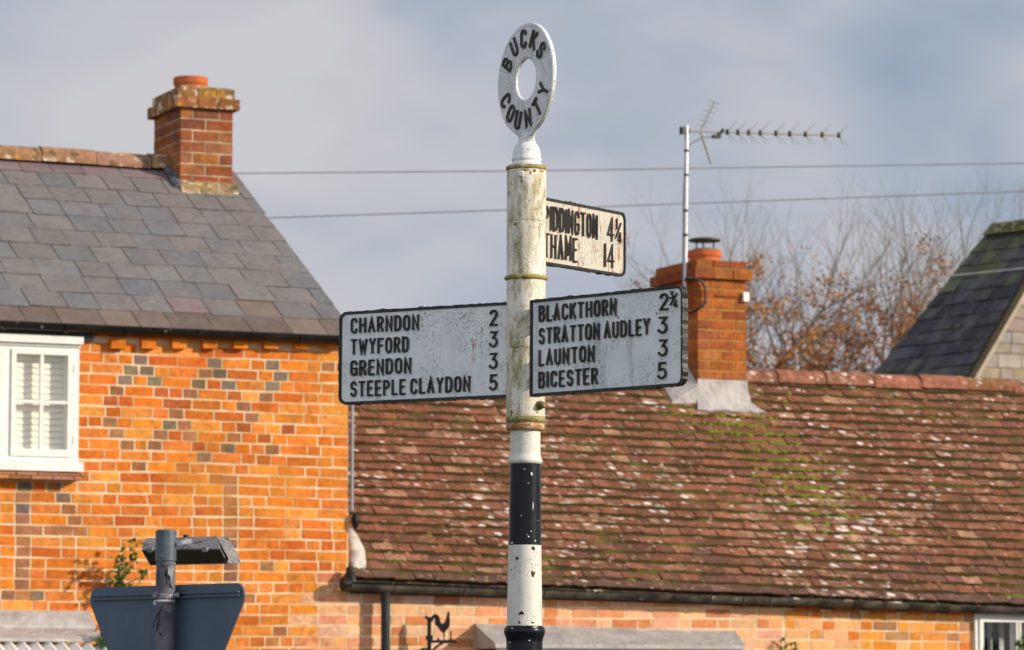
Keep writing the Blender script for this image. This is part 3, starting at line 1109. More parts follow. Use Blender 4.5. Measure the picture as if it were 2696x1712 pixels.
def gz(py):
    return at_y(440, py, YG).z


mb = MB()
rows = [(27.5, 1400), (27.5, 1398), (24, 1396.2), (18, 1394.8), (8, 1394)]
mb.lathe(GB, [(27.5 * GPX, gz(1477)), (27.5 * GPX, gz(1402))] + [(r * GPX, gz(y)) for r, y in rows], n=40)
mb.lathe(GB, [(28.2 * GPX, gz(1404.5)), (28.2 * GPX, gz(1402))], n=40)
hex_bolt(mb, Vector((GB.x - .012, YG - 27.2 * GPX, gz(1467))), Vector((-.3, -1, 0)).normalized(), .006, .006)
mb.build('pole_cap', M['pole_cap'], gs)
mb = MB()
mb.lathe(GB, [(.034, 0), (.034, gz(1479))], n=32)
pole = mb.build('pole', M['sign_pole'], gs)
# curling strips of the peeling sleeve
mb = MB()
rr = random.Random(8)


def gpt(px, py, lift=0.0):
    x = (px - 438.0) * GPX
    r = .034 + lift
    x = max(-r * .985, min(r * .985, x))
    return Vector((GB.x + x, YG - math.sqrt(max(1e-6, r * r - x * x)), gz(py)))


def flake(pts, lift):
    """pts in photo pixels; the first two lie on the pole, the others curl away"""
    k = len(pts)
    out_, inn_ = [], []
    for i, (x, y) in enumerate(pts):
        l_ = .0015 if i < 2 else lift * (0.6 + .4 * rr.random())
        q = gpt(x, y, l_)
        out_.append(q)
        inn_.append(q + Vector((0, .0022, 0)))
    mb.face(out_)
    mb.face(list(reversed(inn_)))
    for i in range(k):
        mb.face([out_[i], inn_[i], inn_[(i + 1) % k], out_[(i + 1) % k]])


for pts, lf in (([(416, 1483), (466, 1481), (465, 1489), (452, 1486), (446, 1492), (430, 1487), (424, 1491), (415, 1487)], .006),
                ([(447, 1496), (461, 1497), (456, 1530), (452, 1518), (446, 1512)], .012),
                ([(414, 1500), (420, 1498), (419, 1540), (416, 1552), (413, 1530)], .012),
                ([(420, 1508), (436, 1494), (440, 1530), (436, 1549), (424, 1520)], .004),
                ([(450, 1522), (458, 1540), (462, 1549), (455, 1545)], .010),
                ([(417, 1592), (433, 1590), (424, 1612), (414, 1622), (408, 1640), (403, 1657), (404, 1632)], .013),
                ([(434, 1592), (455, 1590), (459, 1604), (452, 1616), (443, 1612), (438, 1606)], .008),
                ([(412, 1620), (424, 1615), (420, 1640), (414, 1664), (411, 1645)], .010),
                ([(425, 1645), (432, 1660), (433, 1672), (426, 1664)], .006)):
    flake(pts, lf)
mb.build('peeling_sleeve', M['sign_pole'], pole)
mb = MB()
for i, (cx, cy, w, h) in enumerate([(438, 1515, 7, 34), (413, 1650, 5, 14), (428, 1668, 4, 9), (446, 1540, 3, 9)]):
    k = 9
    ringp = [gpt(cx + w * math.cos(2 * math.pi * i_ / k) * rr.uniform(.4, 1), cy + h * math.sin(2 * math.pi * i_ / k) * rr.uniform(.6, 1), .0009) for i_ in range(k)]
    mb.face(list(reversed(ringp)))
mb.build('bare_metal', M['rust_pole'], pole)
# triangular plate
plane_o = GB - SN * 0.045                                  # the plate stands behind the pole


def gsp(px, py, o=0.0):
    return on_plane(px, py, plane_o + SN * o, SN)


ctr = gsp(441, 1551)
half = .5 * (gsp(644, 1560) - gsp(237, 1570)).length
cc = .5 * (gsp(644, 1560) + gsp(237, 1570))
top_z = gsp(441, 1541).z
rc = 0.044
side = 2 * half + 2 * rc * (math.sqrt(3) - 1) * 0.98


def tri_outline(grow=0.0):
    s_ = side + 2 * grow * math.sqrt(3)
    hgt_ = s_ * math.sqrt(3) / 2
    r_ = rc + grow
    zt = top_z + grow
    cs = [(-s_ / 2 + r_ * math.sqrt(3), zt - r_, 90, 210), (0, zt - hgt_ + 2 * r_, 210, 330), (s_ / 2 - r_ * math.sqrt(3), zt - r_, -30, 90)]
    o = []
    for x, z, a0, a1 in cs:
        for i in range(9):
            a = R(a0 + (a1 - a0) * i / 8)
            o.append((x + r_ * math.cos(a), z + r_ * math.sin(a)))
    return o


cxy = Vector((cc.x, cc.y, 0))
mb = MB()
o1 = tri_outline()
A_ = [cxy + SX * x + Z * z for x, z in o1]
B_ = [p - SN * .004 for p in A_]
# rolled lip around the back
mb.face(A_)
mb.face(list(reversed(B_)))
for i in range(len(A_)):
    j = (i + 1) % len(A_)
    mb.face([A_[i], B_[i], B_[j], A_[j]])
plate = mb.build('sign_plate', M['sign_back'], gs)
# red edge of the front film: a frame on the far side
mb = MB()
o2 = tri_outline(-.06)
C_ = [cxy + SX * x + Z * z - SN * .0065 for x, z in o1]
D_ = [cxy + SX * x + Z * z - SN * .0065 for x, z in o2]
for i in range(len(C_)):
    j = (i + 1) % len(C_)
    mb.face([D_[i], C_[i], C_[j], D_[j]])
    e0, e1 = A_[i] - SN * .0045, A_[j] - SN * .0045
    mb.face([C_[i], e0, e1, C_[j]])
mb.build('red_border', M['red_film'], plate)
mb = MB()
mb.face([cxy + SX * x + Z * z - SN * .0052 for x, z in reversed(tri_outline(-.058))])
mb.build('white_face', M['white_wood'], plate)
# stiffening channel: two ribs on the back
mb = MB()
zr = gsp(441, 1569).z
L_ = half * .955
for dz in (-.0065, .0065):
    mb.box(cxy - SX * L_ + Z * (zr + dz - .0022) + SN * .0005, SX * 2 * L_, SN * .013, Z * .0044)
mb.box(cxy - SX * L_ + Z * (zr - .013) + SN * .0006, SX * 2 * L_, SN * .003, Z * .026)
mb.build('channel', M['sign_back'], plate)
mb = MB()
mb.lathe(GB, [(.0355, gz(1577)), (.037, gz(1576)), (.037, gz(1565)), (.0355, gz(1564))], n=32)
mb.box(Vector((GB.x - .046, YG - .02, gz(1574))), Vector((.018, -.012, 0)), Vector((0, .02, 0)), Z * .02)
mb.box(Vector((GB.x + .030, YG - .02, gz(1573))), Vector((.02, -.006, 0)), Vector((0, .02, 0)), Z * .016)
mb.build('clamp', M['lamp'], gs)
mb = MB()
mb.lathe(GB, [(.0352, gz(1587)), (.0362, gz(1586.4)), (.0362, gz(1580)), (.0352, gz(1579.5))], n=32)
mb.tube([Vector((GB.x - .034, YG - .018, gz(1581))), Vector((GB.x - .040, YG - .024, gz(1588))), Vector((GB.x - .032, YG - .030, gz(1592)))], .003, 8)
mb.build('band', M['steel'], gs)

# sign lamp: a shallow trough standing beyond the pole, its lens tilted back towards the sign
DV = Vector((math.sin(R(43)), math.cos(R(43)), 0))
lp = GB + DV * 0.10


def lam(px, py, d):
    return on_plane(px, py, GB + DV * d, SN)


mb = MB()
k0 = 4.4717
q = lambda x, y: (220 + x / k0, 1370 + y / k0)
Ptop = [lam(*q(738, 212), .24), lam(*q(1560, 188), .24)]
Pmid = [lam(*q(692, 350), .10), lam(*q(1605, 336), .10)]
Pbot = [lam(*q(792, 524), .22), lam(*q(1694, 505), .22)]
Pend = [lam(*q(700, 262), .17), lam(*q(1706, 446), .17)]
back = [p + DV * .06 - Z * .0 for p in Ptop] + [p + DV * .07 for p in Pbot]
mb.face([Pmid[0], Pmid[1], Ptop[1], Ptop[0], Pend[0]])                       # rear slope
mb.face([Pmid[1], Pbot[1], Pend[1], Ptop[1]])                                # right cheek
mb.face([Ptop[0], Ptop[1], back[1], back[0]])                                # top
mb.face([Ptop[1], Pend[1], Pbot[1], back[3], back[1]])
mb.face([Pend[0], Ptop[0], back[0], back[2], Pbot[0]])
mb.face([back[0], back[1], back[3], back[2]])
mb.face([Pbot[0], back[2], back[3], Pbot[1]])
lampo = mb.build('lamp_head', M['lamp'], gs)
mb = MB()
ins = .0
mb.face([Pmid[0] - Z * .002, Pbot[0], Pbot[1], Pmid[1] - Z * .002])
mb.face([Pmid[0], Pend[0], Pbot[0]])
mb.build('lens', M['lamp_dark'], lampo)
mb = MB()
e = .0035
mb.tube([Pmid[0], Pmid[1]], e, 6)
mb.tube([Pmid[1], Pbot[1]], e, 6)
mb.tube([Pbot[0], Pbot[1]], e * .8, 6)
mb.tube([Pmid[0], Pbot[0]], e, 6)
for (x, y) in ((800, 352), (1445, 345)):
    c = lam(*q(x, y), .095)
    mb.box(c - SX * .011 - Z * .009, SX * .022, SN * .010, Z * .018)
    mb.box(c - SX * .014 - Z * .004, SX * .005, SN * .013, Z * .010)
    mb.box(c + SX * .009 - Z * .004, SX * .005, SN * .013, Z * .010)
mb.build('clip', M['lamp'], lampo)
mb = MB()
a, b = lam(*q(1085, 272), 0.0), lam(*q(1190, 262), .13)
mb.tube([a + DV * .02, b], .0085, 12)
mb.tube([b, b + SX * .012 + DV * .02], .014, 12)
mb.build('bracket', M['grey_plastic'], lampo)
mb = MB()
c = lam(*q(1205, 190), .24)
mb.tube([c - Z * .004, c + Z * .006], .010, 10)
mb.build('photocell', M['black'], lampo)

# ------------------------------------------------------------------ bricks
ORANGE = [(a_ * .97, b_2 * .98, c_ + .012) for a_, b_2, c_ in [(.66, .175, .013), (.72, .21, .018), (.60, .145, .010), (.52, .115, .012), (.70, .235, .025), (.76, .29, .045), (.64, .165, .012), (.66, .20, .03), (.62, .17, .02)]]
PINK = [(.70, .33, .19), (.66, .28, .145), (.73, .42, .27), (.58, .215, .09), (.69, .35, .20), (.72, .39, .24)]
BUFF = [(.74, .30, .07), (.70, .24, .035), (.76, .38, .17), (.64, .18, .03), (.72, .29, .06), (.45, .22, .12)]
GREY = (.185, .140, .108)
MID = (.300, .135, .070)
RED = (.42, .105, .030)


def jit(c, r, k=.12):
    f = 1 + r.uniform(-k, k)
    return (min(.85, c[0] * f), min(.85, c[1] * f * (1 + r.uniform(-.06, .06))), min(.85, c[2] * f * (1 + r.uniform(-.2, .2))))


K2 = 920.0 / 2344.0
ZA, ZB = fz(371, 947), fz(365, 1230)
PITCHZ = (ZA - ZB) / 10.0
z2 = lambda x, y: (x * K2, 800 + y * K2)
k3 = 960.0 / 2408.0
z3 = lambda x, y: (x * k3, 1300 + y * k3)
SPECIAL = []
for x, y, t_ in [(945, 375, 'g'), (1440, 405, 'g'), (1830, 420, 'g'), (880, 445, 'g'), (988, 450, 'g'), (1380, 472, 'm'), (1475, 478, 'g'), (1885, 497, 'g'),
                 (840, 515, 'g'), (1038, 527, 'g'), (1335, 540, 'g'), (1535, 548, 'g'), (1830, 565, 'g'), (785, 583, 'm'), (1085, 597, 'r'), (1280, 603, 'm'), (1575, 620, 'r'), (1785, 633, 'm'),
                 (745, 650, 'r'), (1145, 668, 'r'), (1238, 675, 'r'), (1635, 690, 'm'), (1185, 750, 'm'), (1690, 770, 'm'), (740, 798, 'm'), (1140, 810, 'g'), (1238, 820, 'm'), (1635, 838, 'r'), (1935, 848, 'r'),
                 (785, 873, 'm'), (1078, 880, 'm'), (1275, 893, 'm'), (1570, 908, 'm'), (1775, 925, 'r'), (855, 945, 'm'), (1040, 950, 'm'), (1335, 965, 'r'), (1530, 975, 'g'), (1830, 987, 'm'),
                 (1372, 1035, 'g'), (1770, 1055, 'r'), (935, 1095, 'm'), (1228, 1105, 'r'), (1450, 1180, 'm'), (2205, 440, 'm')]:
    SPECIAL.append(z2(x, y) + (t_,))
for i in range(6):
    SPECIAL.append(z2(1548, 1185 + i * 71.5) + ('m',))
for x, y, t_ in [(150, 95, 'g'), (420, 20, 'g'), (455, 97, 'm'), (150, 165, 'm'), (495, 170, 'm'), (150, 240, 'm'), (235, 240, 'm'), (340, 245, 'm'), (435, 245, 'm'), (530, 248, 'm'),
                 (155, 310, 'm'), (155, 382, 'm'), (150, 455, 'm'), (148, 525, 'm'), (148, 593, 'm'), (55, 660, 'm'), (150, 660, 'm'), (245, 660, 'g'),
                 (1765, 495, 'm'), (1640, 690, 'm'), (1850, 920, 'm'), (1800, 990, 'm'), (150, 20, 'm')]:
    SPECIAL.append(z3(x, y) + (t_,))
for i in range(8):
    SPECIAL.append(z3(1525, 55 + i * 70.5) + ('m',))
for x, y, t_ in [(165, 1222, 'g'), (365, 1222, 'm')]:
    SPECIAL.append(z2(x, y) + (t_,))
bycourse = {}
for px, py, t_ in SPECIAL:
    s, z = fac(px, py)
    bycourse.setdefault(round((z - ZA) / PITCHZ), []).append((s, t_))


def course_layout(s0, s1, fixed, rnd):
    """list of (a, b, kind) bricks between s0 and s1, with given headers at their places"""
    J, HD, ST = .009, .105, .217
    out_ = []
    fixed = sorted(fixed)
    cur = s0
    marks = [(f - HD / 2, f + HD / 2, t) for f, t in fixed if s0 + .02 < f - HD / 2 and f + HD / 2 < s1 - .02] + [(s1, s1, None)]
    for a, b, t in marks:
        gap = a - cur - J
        if gap > .02:
            if t is None and gap < .05:
                out_.append((cur, a, 'x'))
            else:
                best = None
                for nh in range(0, 40):
                    for ns in range(0, 40):
                        if nh + ns == 0 or abs(nh - ns) > 1 + (nh + ns) // 3 and nh + ns > 2:
                            continue
                        L = nh * HD + ns * ST + (nh + ns - 1) * J
                        sc_ = abs(L - gap) / gap
                        if sc_ > .28 and nh + ns > 1:
                            continue
                        key = sc_ + rnd.uniform(0, .03)
                        if best is None or key < best[0]:
                            best = (key, nh, ns, L)
                if best is None:
                    out_.append((cur, a - J, 'x'))
                else:
                    _, nh, ns, L = best
                    # spread headers between stretchers
                    seq = []
                    h_, s_ = nh, ns
                    turn = rnd.random() < .5
                    while h_ or s_:
                        if (turn and s_) or not h_:
                            seq.append('s')
                            s_ -= 1
                        else:
                            seq.append('h')
                            h_ -= 1
                        turn = not turn if rnd.random() < .9 else turn
                    avail = gap - (nh + ns - 1) * J
                    k = avail / (nh * HD + ns * ST)
                    x = cur
                    for q_ in seq:
                        w_ = (HD if q_ == 'h' else ST) * k
                        out_.append((x, x + w_, q_))
                        x += w_ + J
        if t:
            out_.append((a, b, t))
            cur = b + J
    return out_


def brick_face(mb, a, b, z0, z1, o, col, rnd, depth=.012):
    """one brick standing slightly proud of the mortar, its edges worn"""
    e = .0026
    j = lambda: rnd.uniform(-.0034, .0034)
    wb = lambda s_: .0045 * math.sin(s_ * 2.1 + z0 * 3.3) + .0025 * math.sin(s_ * 6.7 + z0 * 31)
    za, zb_ = wb(a), wb(b)
    f = [W(a + e + j(), o, z0 + e + j() + za), W(b - e + j(), o, z0 + e + j() + zb_), W(b - e + j(), o, z1 - e + j() + zb_), W(a + e + j(), o, z1 - e + j() + za)]
    g_ = [W(a + j(), o - depth, z0 + za), W(b + j(), o - depth, z0 + zb_), W(b + j(), o - depth, z1 + zb_), W(a + j(), o - depth, z1 + za)]
    mb.shared(f + g_, [(0, 1, 2, 3), (0, 4, 5, 1), (1, 5, 6, 2), (2, 6, 7, 3), (3, 7, 4, 0)], col)


def in_rect(a, b, z0, z1, rects):
    for (x0, x1, y0, y1) in rects:
        if b > x0 and a < x1 and z1 > y0 + .01 and z0 < y1 - .01:
            return (x0, x1)
    return None


def brick_wall(mb, s0, s1, zlo, zhi, palette, rnd, holes=(), fixed=None, stag=0.0):
    c0 = int(math.floor((zlo - ZA) / PITCHZ)) - 1
    c1 = int(math.ceil((zhi - ZA) / PITCHZ)) + 1
    for c in range(c0, c1 + 1):
        zc_ = ZA + c * PITCHZ
        z0, z1 = zc_ - PITCHZ / 2 + .0042, zc_ + PITCHZ / 2 - .0042
        z0_, z1_ = max(z0, zlo), min(z1, zhi)
        if z1_ - z0_ < .012:
            continue
        spans = [(s0, s1)]
        for (x0, x1, y0, y1) in holes:
            if z1_ > y0 + .012 and z0_ < y1 - .012:
                ns_ = []
                for a, b in spans:
                    if x1 <= a or x0 >= b:
                        ns_.append((a, b))
                        continue
                    if x0 - a > .03:
                        ns_.append((a, x0))
                    if b - x1 > .03:
                        ns_.append((x1, b))
                spans = ns_
        for a0, b0 in spans:
            for a, b, t in course_layout(a0, b0, (fixed or {}).get(c, []), rnd):
                pal = palette(.5 * (a + b), zc_)
                if t == 'g':
                    col = jit(GREY, rnd, .2)
                elif t == 'm':
                    col = jit(MID, rnd, .2)
                elif t == 'r':
                    col = jit(RED, rnd, .2)
                else:
                    col = jit(rnd.choice(pal), rnd)
                brick_face(mb, a, b, z0_, z1_, rnd.uniform(-.0015, .0015), col, rnd)


def mortar_sheet(mb, s0, s1, z0, z1, holes, o=-.0028):
    """backing with rectangular openings"""
    xs = sorted({s0, s1} | {v for h in holes for v in h[:2] if s0 < v < s1})
    zs = sorted({z0, z1} | {v for h in holes for v in h[2:] if z0 < v < z1})
    for i in range(len(xs) - 1):
        for j in range(len(zs) - 1):
            cx, cz = .5 * (xs[i] + xs[i + 1]), .5 * (zs[j] + zs[j + 1])
            if any(h[0] < cx < h[1] and h[2] < cz < h[3] for h in holes):
                continue
            mb.face([W(xs[i], o, zs[j]), W(xs[i + 1], o, zs[j]), W(xs[i + 1], o, zs[j + 1]), W(xs[i], o, zs[j + 1])], mat=1)


# ------------------------------------------------------------------ the left house
rnd = random.Random(11)
EO = .075                                        # overhang of the slates
RUN = 2.66
z_e = fz(460, 868, EO)
z_r = fz(190, 425, -RUN)
S_L = -5.2
house = thing('brick_house', W(-2.6, 0, 0), 'orange brick house with grey slate roof, grey diaper bricks and white casement window', 'house')
win_s1, win_zt = fs(208, 1000, .03), fz(200, 903, .03)
win_zb = fz(100, 1213, .03)
win_s0 = 2 * fs(41, 1050, .035) - fs(-143, 1050, .035)
win_s0 = fs(-143, 1050, .035) - .08
hole_l = (win_s0 + .03, win_s1 - .02, win_zb + .02, win_zt - .02)
porch_z = fz(100, 1608)
# toothed joint to the paler cottage wall at the bottom right of the facade
tooth = [(fz(900, 1505), 0.0), (fz(900, 1530), fs(850, 1530)), (fz(900, 1560), fs(838, 1560)), (fz(900, 1600), fs(808, 1600)), (fz(900, 1640), fs(775, 1640)), (fz(900, 1700), fs(800, 1700)), (0.0, fs(800, 1700))]


def tooth_s(z):
    for zt, st in tooth:
        if z >= zt:
            return st if zt != tooth[0][0] else 0.0
    return tooth[-1][1]


def pal_left(s, z):
    if z < tooth[0][0]:
        for zt, st in tooth[1:]:
            if z >= zt - .02:
                return PINK if s > st else ORANGE
    return ORANGE


mb = MB()
z_dent = fz(460, 903)
brick_wall(mb, S_L, 0.0, 0.12, z_dent, pal_left, rnd, [hole_l], bycourse)
mortar_sheet(mb, S_L, 0.0, 0.0, z_e + .05, [hole_l])
# returns and back so the house is a solid block
for a, b in (((0, -.003), (0, -5.3)), ((0, -5.3), (S_L, -5.3)), ((S_L, -5.3), (S_L, -.003))):
    mb.face([W(a[0], a[1], 0), W(b[0], b[1], 0), W(b[0], b[1], z_e), W(a[0], a[1], z_e)], (.5, .16, .03))
for s in (0.0, S_L):
    tri = [W(s, -.003, z_e), W(s, -5.3, z_e), W(s, -RUN, z_r - .06)]
    mb.face(tri, (.5, .16, .03))
wall = mb.build('wall', [M['brick'], M['mortar']], house)
# toothed dentil course under the gutter
mb = MB()
for x in range(-3, 9):
    px = 306 + 80.5 * x
    s = fs(px, 905)
    if s > -.06 or (px < 270):
        continue
    zt = fz(px, 897)
    mb.wbox(s - .054, s + .054, -.004, .055, zt - .062, zt + .012, jit((.66, .19, .02), rnd))
sd0, sd1 = fs(250, 905), -.004
zt0 = fz(460, 894)
mb.wbox(sd0, sd1, -.004, .062, zt0 + .0, zt0 + .075, (.45, .10, .015))
mb.build('dentil_course', M['brick'], house)
mb = MB()
za, zb = fz(100, 866, .05), fz(100, 892, .05)
mb.wbox(S_L, fs(246, 880, .05), -.004, .05, zb, za + .03)
mb.build('fascia_or_shade_strip', M['black'], house)


def tile_roof(mb, E0, E1, R0, R1, nrows, wid, thick, colfn, butt, rnd, lap=1.35, skip=None, gapw=.004, lift=.5, jz=.003, row0=0, wv=.03):
    """courses of lapped tiles between the eaves line E0-E1 and the ridge line R0-R1"""
    nrm = (E1 - E0).cross(R0 - E0).normalized()
    if nrm.z < 0:
        nrm = -nrm
    L = (E1 - E0).length
    P = lambda u, v: (E0 * (1 - u) + E1 * u) * (1 - v) + (R0 * (1 - u) + R1 * u) * v
    for r_ in range(row0, nrows):
        v0 = r_ / nrows
        v1 = min(1.0, (r_ + lap) / nrows)
        off = (wid / 2 if r_ % 2 else 0) + rnd.uniform(-.012, .012)
        x = -off
        while x < L:
            w_ = wid * rnd.uniform(1 - wv, 1 + wv)
            a, b = max(0, x), min(L, x + w_ - gapw)
            x += w_
            if b - a < .03:
                continue
            ua, ub = a / L, b / L
            if skip and skip((ua + ub) / 2, v0):
                continue
            dv = rnd.uniform(-.05, .05) / nrows
            dz = rnd.uniform(-jz, jz)
            tw = rnd.uniform(-jz, jz)
            l0, l1 = thick * (1 + lift) + dz, thick * .35
            A0, A1 = P(ua, v0 + dv), P(ub, v0 + dv)
            B0, B1 = P(ua, v1), P(ub, v1)
            p = [A0 + nrm * (l0 - thick + tw), A1 + nrm * (l0 - thick - tw), B1 + nrm * (l1 - thick), B0 + nrm * (l1 - thick),
                 A0 + nrm * (l0 + tw), A1 + nrm * (l0 - tw), B1 + nrm * l1, B0 + nrm * l1]
            col = colfn((ua + ub) / 2, v0)
            sd = tuple(c * .6 for c in col)
            mb.shared(p, [(4, 5, 6, 7), (0, 1, 5, 4), (1, 2, 6, 5), (3, 0, 4, 7)], col, cols=[col, butt(col), butt(col), butt(col)])
    # boarding below
    q = [P(0, 0), P(1, 0), P(1, 1), P(0, 1)]
    mb.face([c - nrm * (thick + .012) for c in q], (.05, .04, .03))
    return P, nrm


SLATE = [(.135, .135, .145), (.145, .138, .142), (.150, .138, .134), (.125, .130, .142), (.160, .142, .130), (.148, .138, .140), (.138, .125, .125)]
PURPLE = [(.165, .118, .130), (.175, .125, .128)]
SLATE = [tuple(1.22 * k_ for k_ in c_) for c_ in SLATE[:4] + SLATE[5:6]]
PURPLE = [tuple(1.2 * k_ for k_ in c_) for c_ in PURPLE]
EARTH = [(.165, .118, .098), (.145, .105, .09), (.185, .138, .112)]


def shade(c, r, k):
    f = 1 + r.uniform(-k, k)
    return tuple(x * f * (1 + r.uniform(-.015, .015)) for x in c)



def slate_col(u, v):
    if v < .07:
        return shade(rnd.choice(EARTH), rnd, .15)
    if v > .90:
        return shade(rnd.choice(PURPLE + EARTH[2:]), rnd, .12)
    return shade(rnd.choice(SLATE + (PURPLE if rnd.random() < .08 else []) + (EARTH if v < .3 and rnd.random() < .10 else [])), rnd, .07)


mb = MB()
E0, E1 = W(S_L, EO, z_e), W(.035, EO, z_e)
R0, R1 = W(S_L, -RUN, z_r), W(.035, -RUN, z_r)
PL, NL = tile_roof(mb, E0, E1, R0, R1, 11, .285, .0055, slate_col, lambda c: (.085, .072, .06), rnd, lap=1.5, jz=.003, gapw=.007, wv=.16)
# rear slope
BE0, BE1 = W(S_L, -2 * RUN - EO, z_e), W(.035, -2 * RUN - EO, z_e)
tile_roof(mb, BE1, BE0, R1, R0, 12, .262, .007, slate_col, lambda c: (.05, .045, .04), rnd, lap=1.5)
# mortared verge
mb.hexa([W(.0, EO - .01, z_e - .05), W(.033, EO - .01, z_e - .05), W(.033, -RUN, z_r - .05), W(.0, -RUN, z_r - .05),
         W(.0, EO - .01, z_e - .012), W(.033, EO - .01, z_e - .012), W(.033, -RUN, z_r - .012), W(.0, -RUN, z_r - .012)], (.22, .19, .16))
roof = mb.build('roof', M['slate'], house)
# ridge tiles
mb = MB()
ch_s0, ch_o = fs(474.6, 380, -RUN + .33), -RUN + .33
ch_s1 = fs(612, 380, -RUN + .33)
x = S_L
while x < ch_s0 + .02:
    x1 = min(x + .45, ch_s0 + .03)
    dz = rnd.uniform(-.008, .008)
    rr_ = .105 + rnd.uniform(-.006, .006)
    ringa, ringb = [], []
    for k in range(11):
        a = R(-15 + 210 * k / 10)
        ringa.append(W(x + .004, -RUN + rr_ * 1.12 * math.cos(a), z_r + dz - .005 + rr_ * .95 * math.sin(a)))
        ringb.append(W(x1 - .004, -RUN + rr_ * 1.12 * math.cos(a), z_r + dz - .008 + rr_ * .95 * math.sin(a)))
    mb.shared(ringa + ringb, [(k, k + 1, k + 12, k + 11) for k in range(10)], jit((.30, .17, .10), rnd, .25), smooth=True)
    mb.face(ringb, (.12, .09, .06))
    mb.face(list(reversed(ringa)), (.12, .09, .06))
    x = x1
mb.build('ridge_tiles', M['weathered'], roof)


def half_gutter(mb, a, b, rad, n=10):
    """half round gutter from a to b, open upwards"""
    d = (b - a).normalized()
    side_ = d.cross(Z).normalized()
    outer, inner = [], []
    for p in (a, b):
        outer.append([p + side_ * rad * math.cos(R(180 + 180 * k / n)) + Z * rad * math.sin(R(180 + 180 * k / n)) for k in range(n + 1)])
        inner.append([p + side_ * rad * .88 * math.cos(R(180 + 180 * k / n)) + Z * rad * .88 * math.sin(R(180 + 180 * k / n)) for k in range(n + 1)])
    mb.shared(outer[0] + outer[1], [(k, k + 1, k + n + 2, k + n + 1) for k in range(n)], smooth=True)
    mb.shared(inner[0] + inner[1], [(k + 1, k, k + n + 1, k + n + 2) for k in range(n)], smooth=True)
    for k in (0, n):
        mb.face([outer[0][k], inner[0][k], inner[1][k], outer[1][k]])
    for e_ in (0, 1):
        for k in range(n):
            mb.face([outer[e_][k], outer[e_][k + 1], inner[e_][k + 1], inner[e_][k]])


def gutter(name, parent, p_a, p_b, rad, brackets, mat):
    mb = MB()
    half_gutter(mb, p_a, p_b, rad)
    d = (p_b - p_a)
    for t_ in brackets:
        c = p_a + d * t_
        u_ = d.normalized() * .018
        half_gutter(mb, c - u_, c + u_, rad * 1.12)
        mb.box(c - u_ * .5 - NF * rad * 1.05 - Z * .01, u_, NF * -.08, Z * .018)
    return mb.build(name, mat, parent)


GO = .10
ga, gb = W(fs(-700, 831, GO), GO, fz(0, 843, GO)), W(fs(921, 889, GO), GO, fz(921, 888, GO))
ga.z = fz(0, 845, GO) + 0.0
gb.z = fz(921, 887, GO)
gutter('gutter', house, ga, gb, .056, (.42, .52, .62, .74, .83, .915, .985), M['gutter'])

# chimney
CD = .66


def chimney(house_, s0, s1, of, depth, z_base_f, z_base_b, z_top, palette, rnd, prm, label=None):
    """brick stack: front face at o=of, built of separate bricks on all four faces"""
    mb = MB()
    ob = of - depth
    course = prm['course']
    nrows = int((z_top - z_base_f) / course) + 6
    faces = [(W(s0, of, 0), U, NF, s1 - s0), (W(s0, ob, 0), NF, -U, depth), (W(s1, of, 0), -NF, U, depth), (W(s1, ob, 0), -U, -NF, s1 - s0)]
    for org, dirv, nrm, L in faces:
        mb.face([org + Z * (z_base_b - .5) - nrm * .004, org + dirv * L + Z * (z_base_b - .5) - nrm * .004,
                 org + dirv * L + Z * z_top - nrm * .004, org + Z * z_top - nrm * .004], mat=1)
    for fi, (org, dirv, nrm, L) in enumerate(faces):
        for r_ in range(nrows):
            z1_ = z_top - r_ * course - .004
            z0_ = z1_ - course + .012
            half_ = (r_ + fi) % 2 == 0
            wds = prm['a'] if half_ else prm['b']
            tot = sum(wds) + .012 * (len(wds) - 1)
            k = (L - .012 * (len(wds) - 1)) / sum(wds)
            x = 0.0
            for w_ in wds:
                a, b = x, x + w_ * k
                x = b + .012
                e_ = .003
                j = lambda: rnd.uniform(-.002, .002)
                o_ = rnd.uniform(0, .003)
                f_ = [org + dirv * (a + e_ + j()) + Z * (z0_ + e_ + j()) + nrm * o_, org + dirv * (b - e_ + j()) + Z * (z0_ + e_ + j()) + nrm * o_,
                      org + dirv * (b - e_ + j()) + Z * (z1_ - e_ + j()) + nrm * o_, org + dirv * (a + e_ + j()) + Z * (z1_ - e_ + j()) + nrm * o_]
                g_ = [org + dirv * a + Z * z0_ - nrm * .008, org + dirv * b + Z * z0_ - nrm * .008, org + dirv * b + Z * z1_ - nrm * .008, org + dirv * a + Z * z1_ - nrm * .008]
                mb.shared(f_ + g_, [(0, 1, 2, 3), (0, 4, 5, 1), (1, 5, 6, 2), (2, 6, 7, 3), (3, 7, 4, 0)], jit(rnd.choice(palette), rnd, .16))
    return mb.build('chimney', [M['sooty_brick'], M['mortar'] if 'mortar' not in prm else prm['mortar']], house_)


def cap_course(mb, s0, s1, of, ob, z0, z1, out_, col, rnd, n=4):
    """one projecting brick course round the stack"""
    xs = [s0 - out_ + (s1 - s0 + 2 * out_) * k / n for k in range(n + 1)]
    for k in range(n):
        e_ = rnd.uniform(-.004, .004)
        mb.wbox(xs[k] + (.0 if k == 0 else .004), xs[k + 1] - (.0 if k == n - 1 else .004), ob - out_, of + out_ + e_, z0, z1 + rnd.uniform(-.006, .002), jit(rnd.choice(col), rnd, .2))


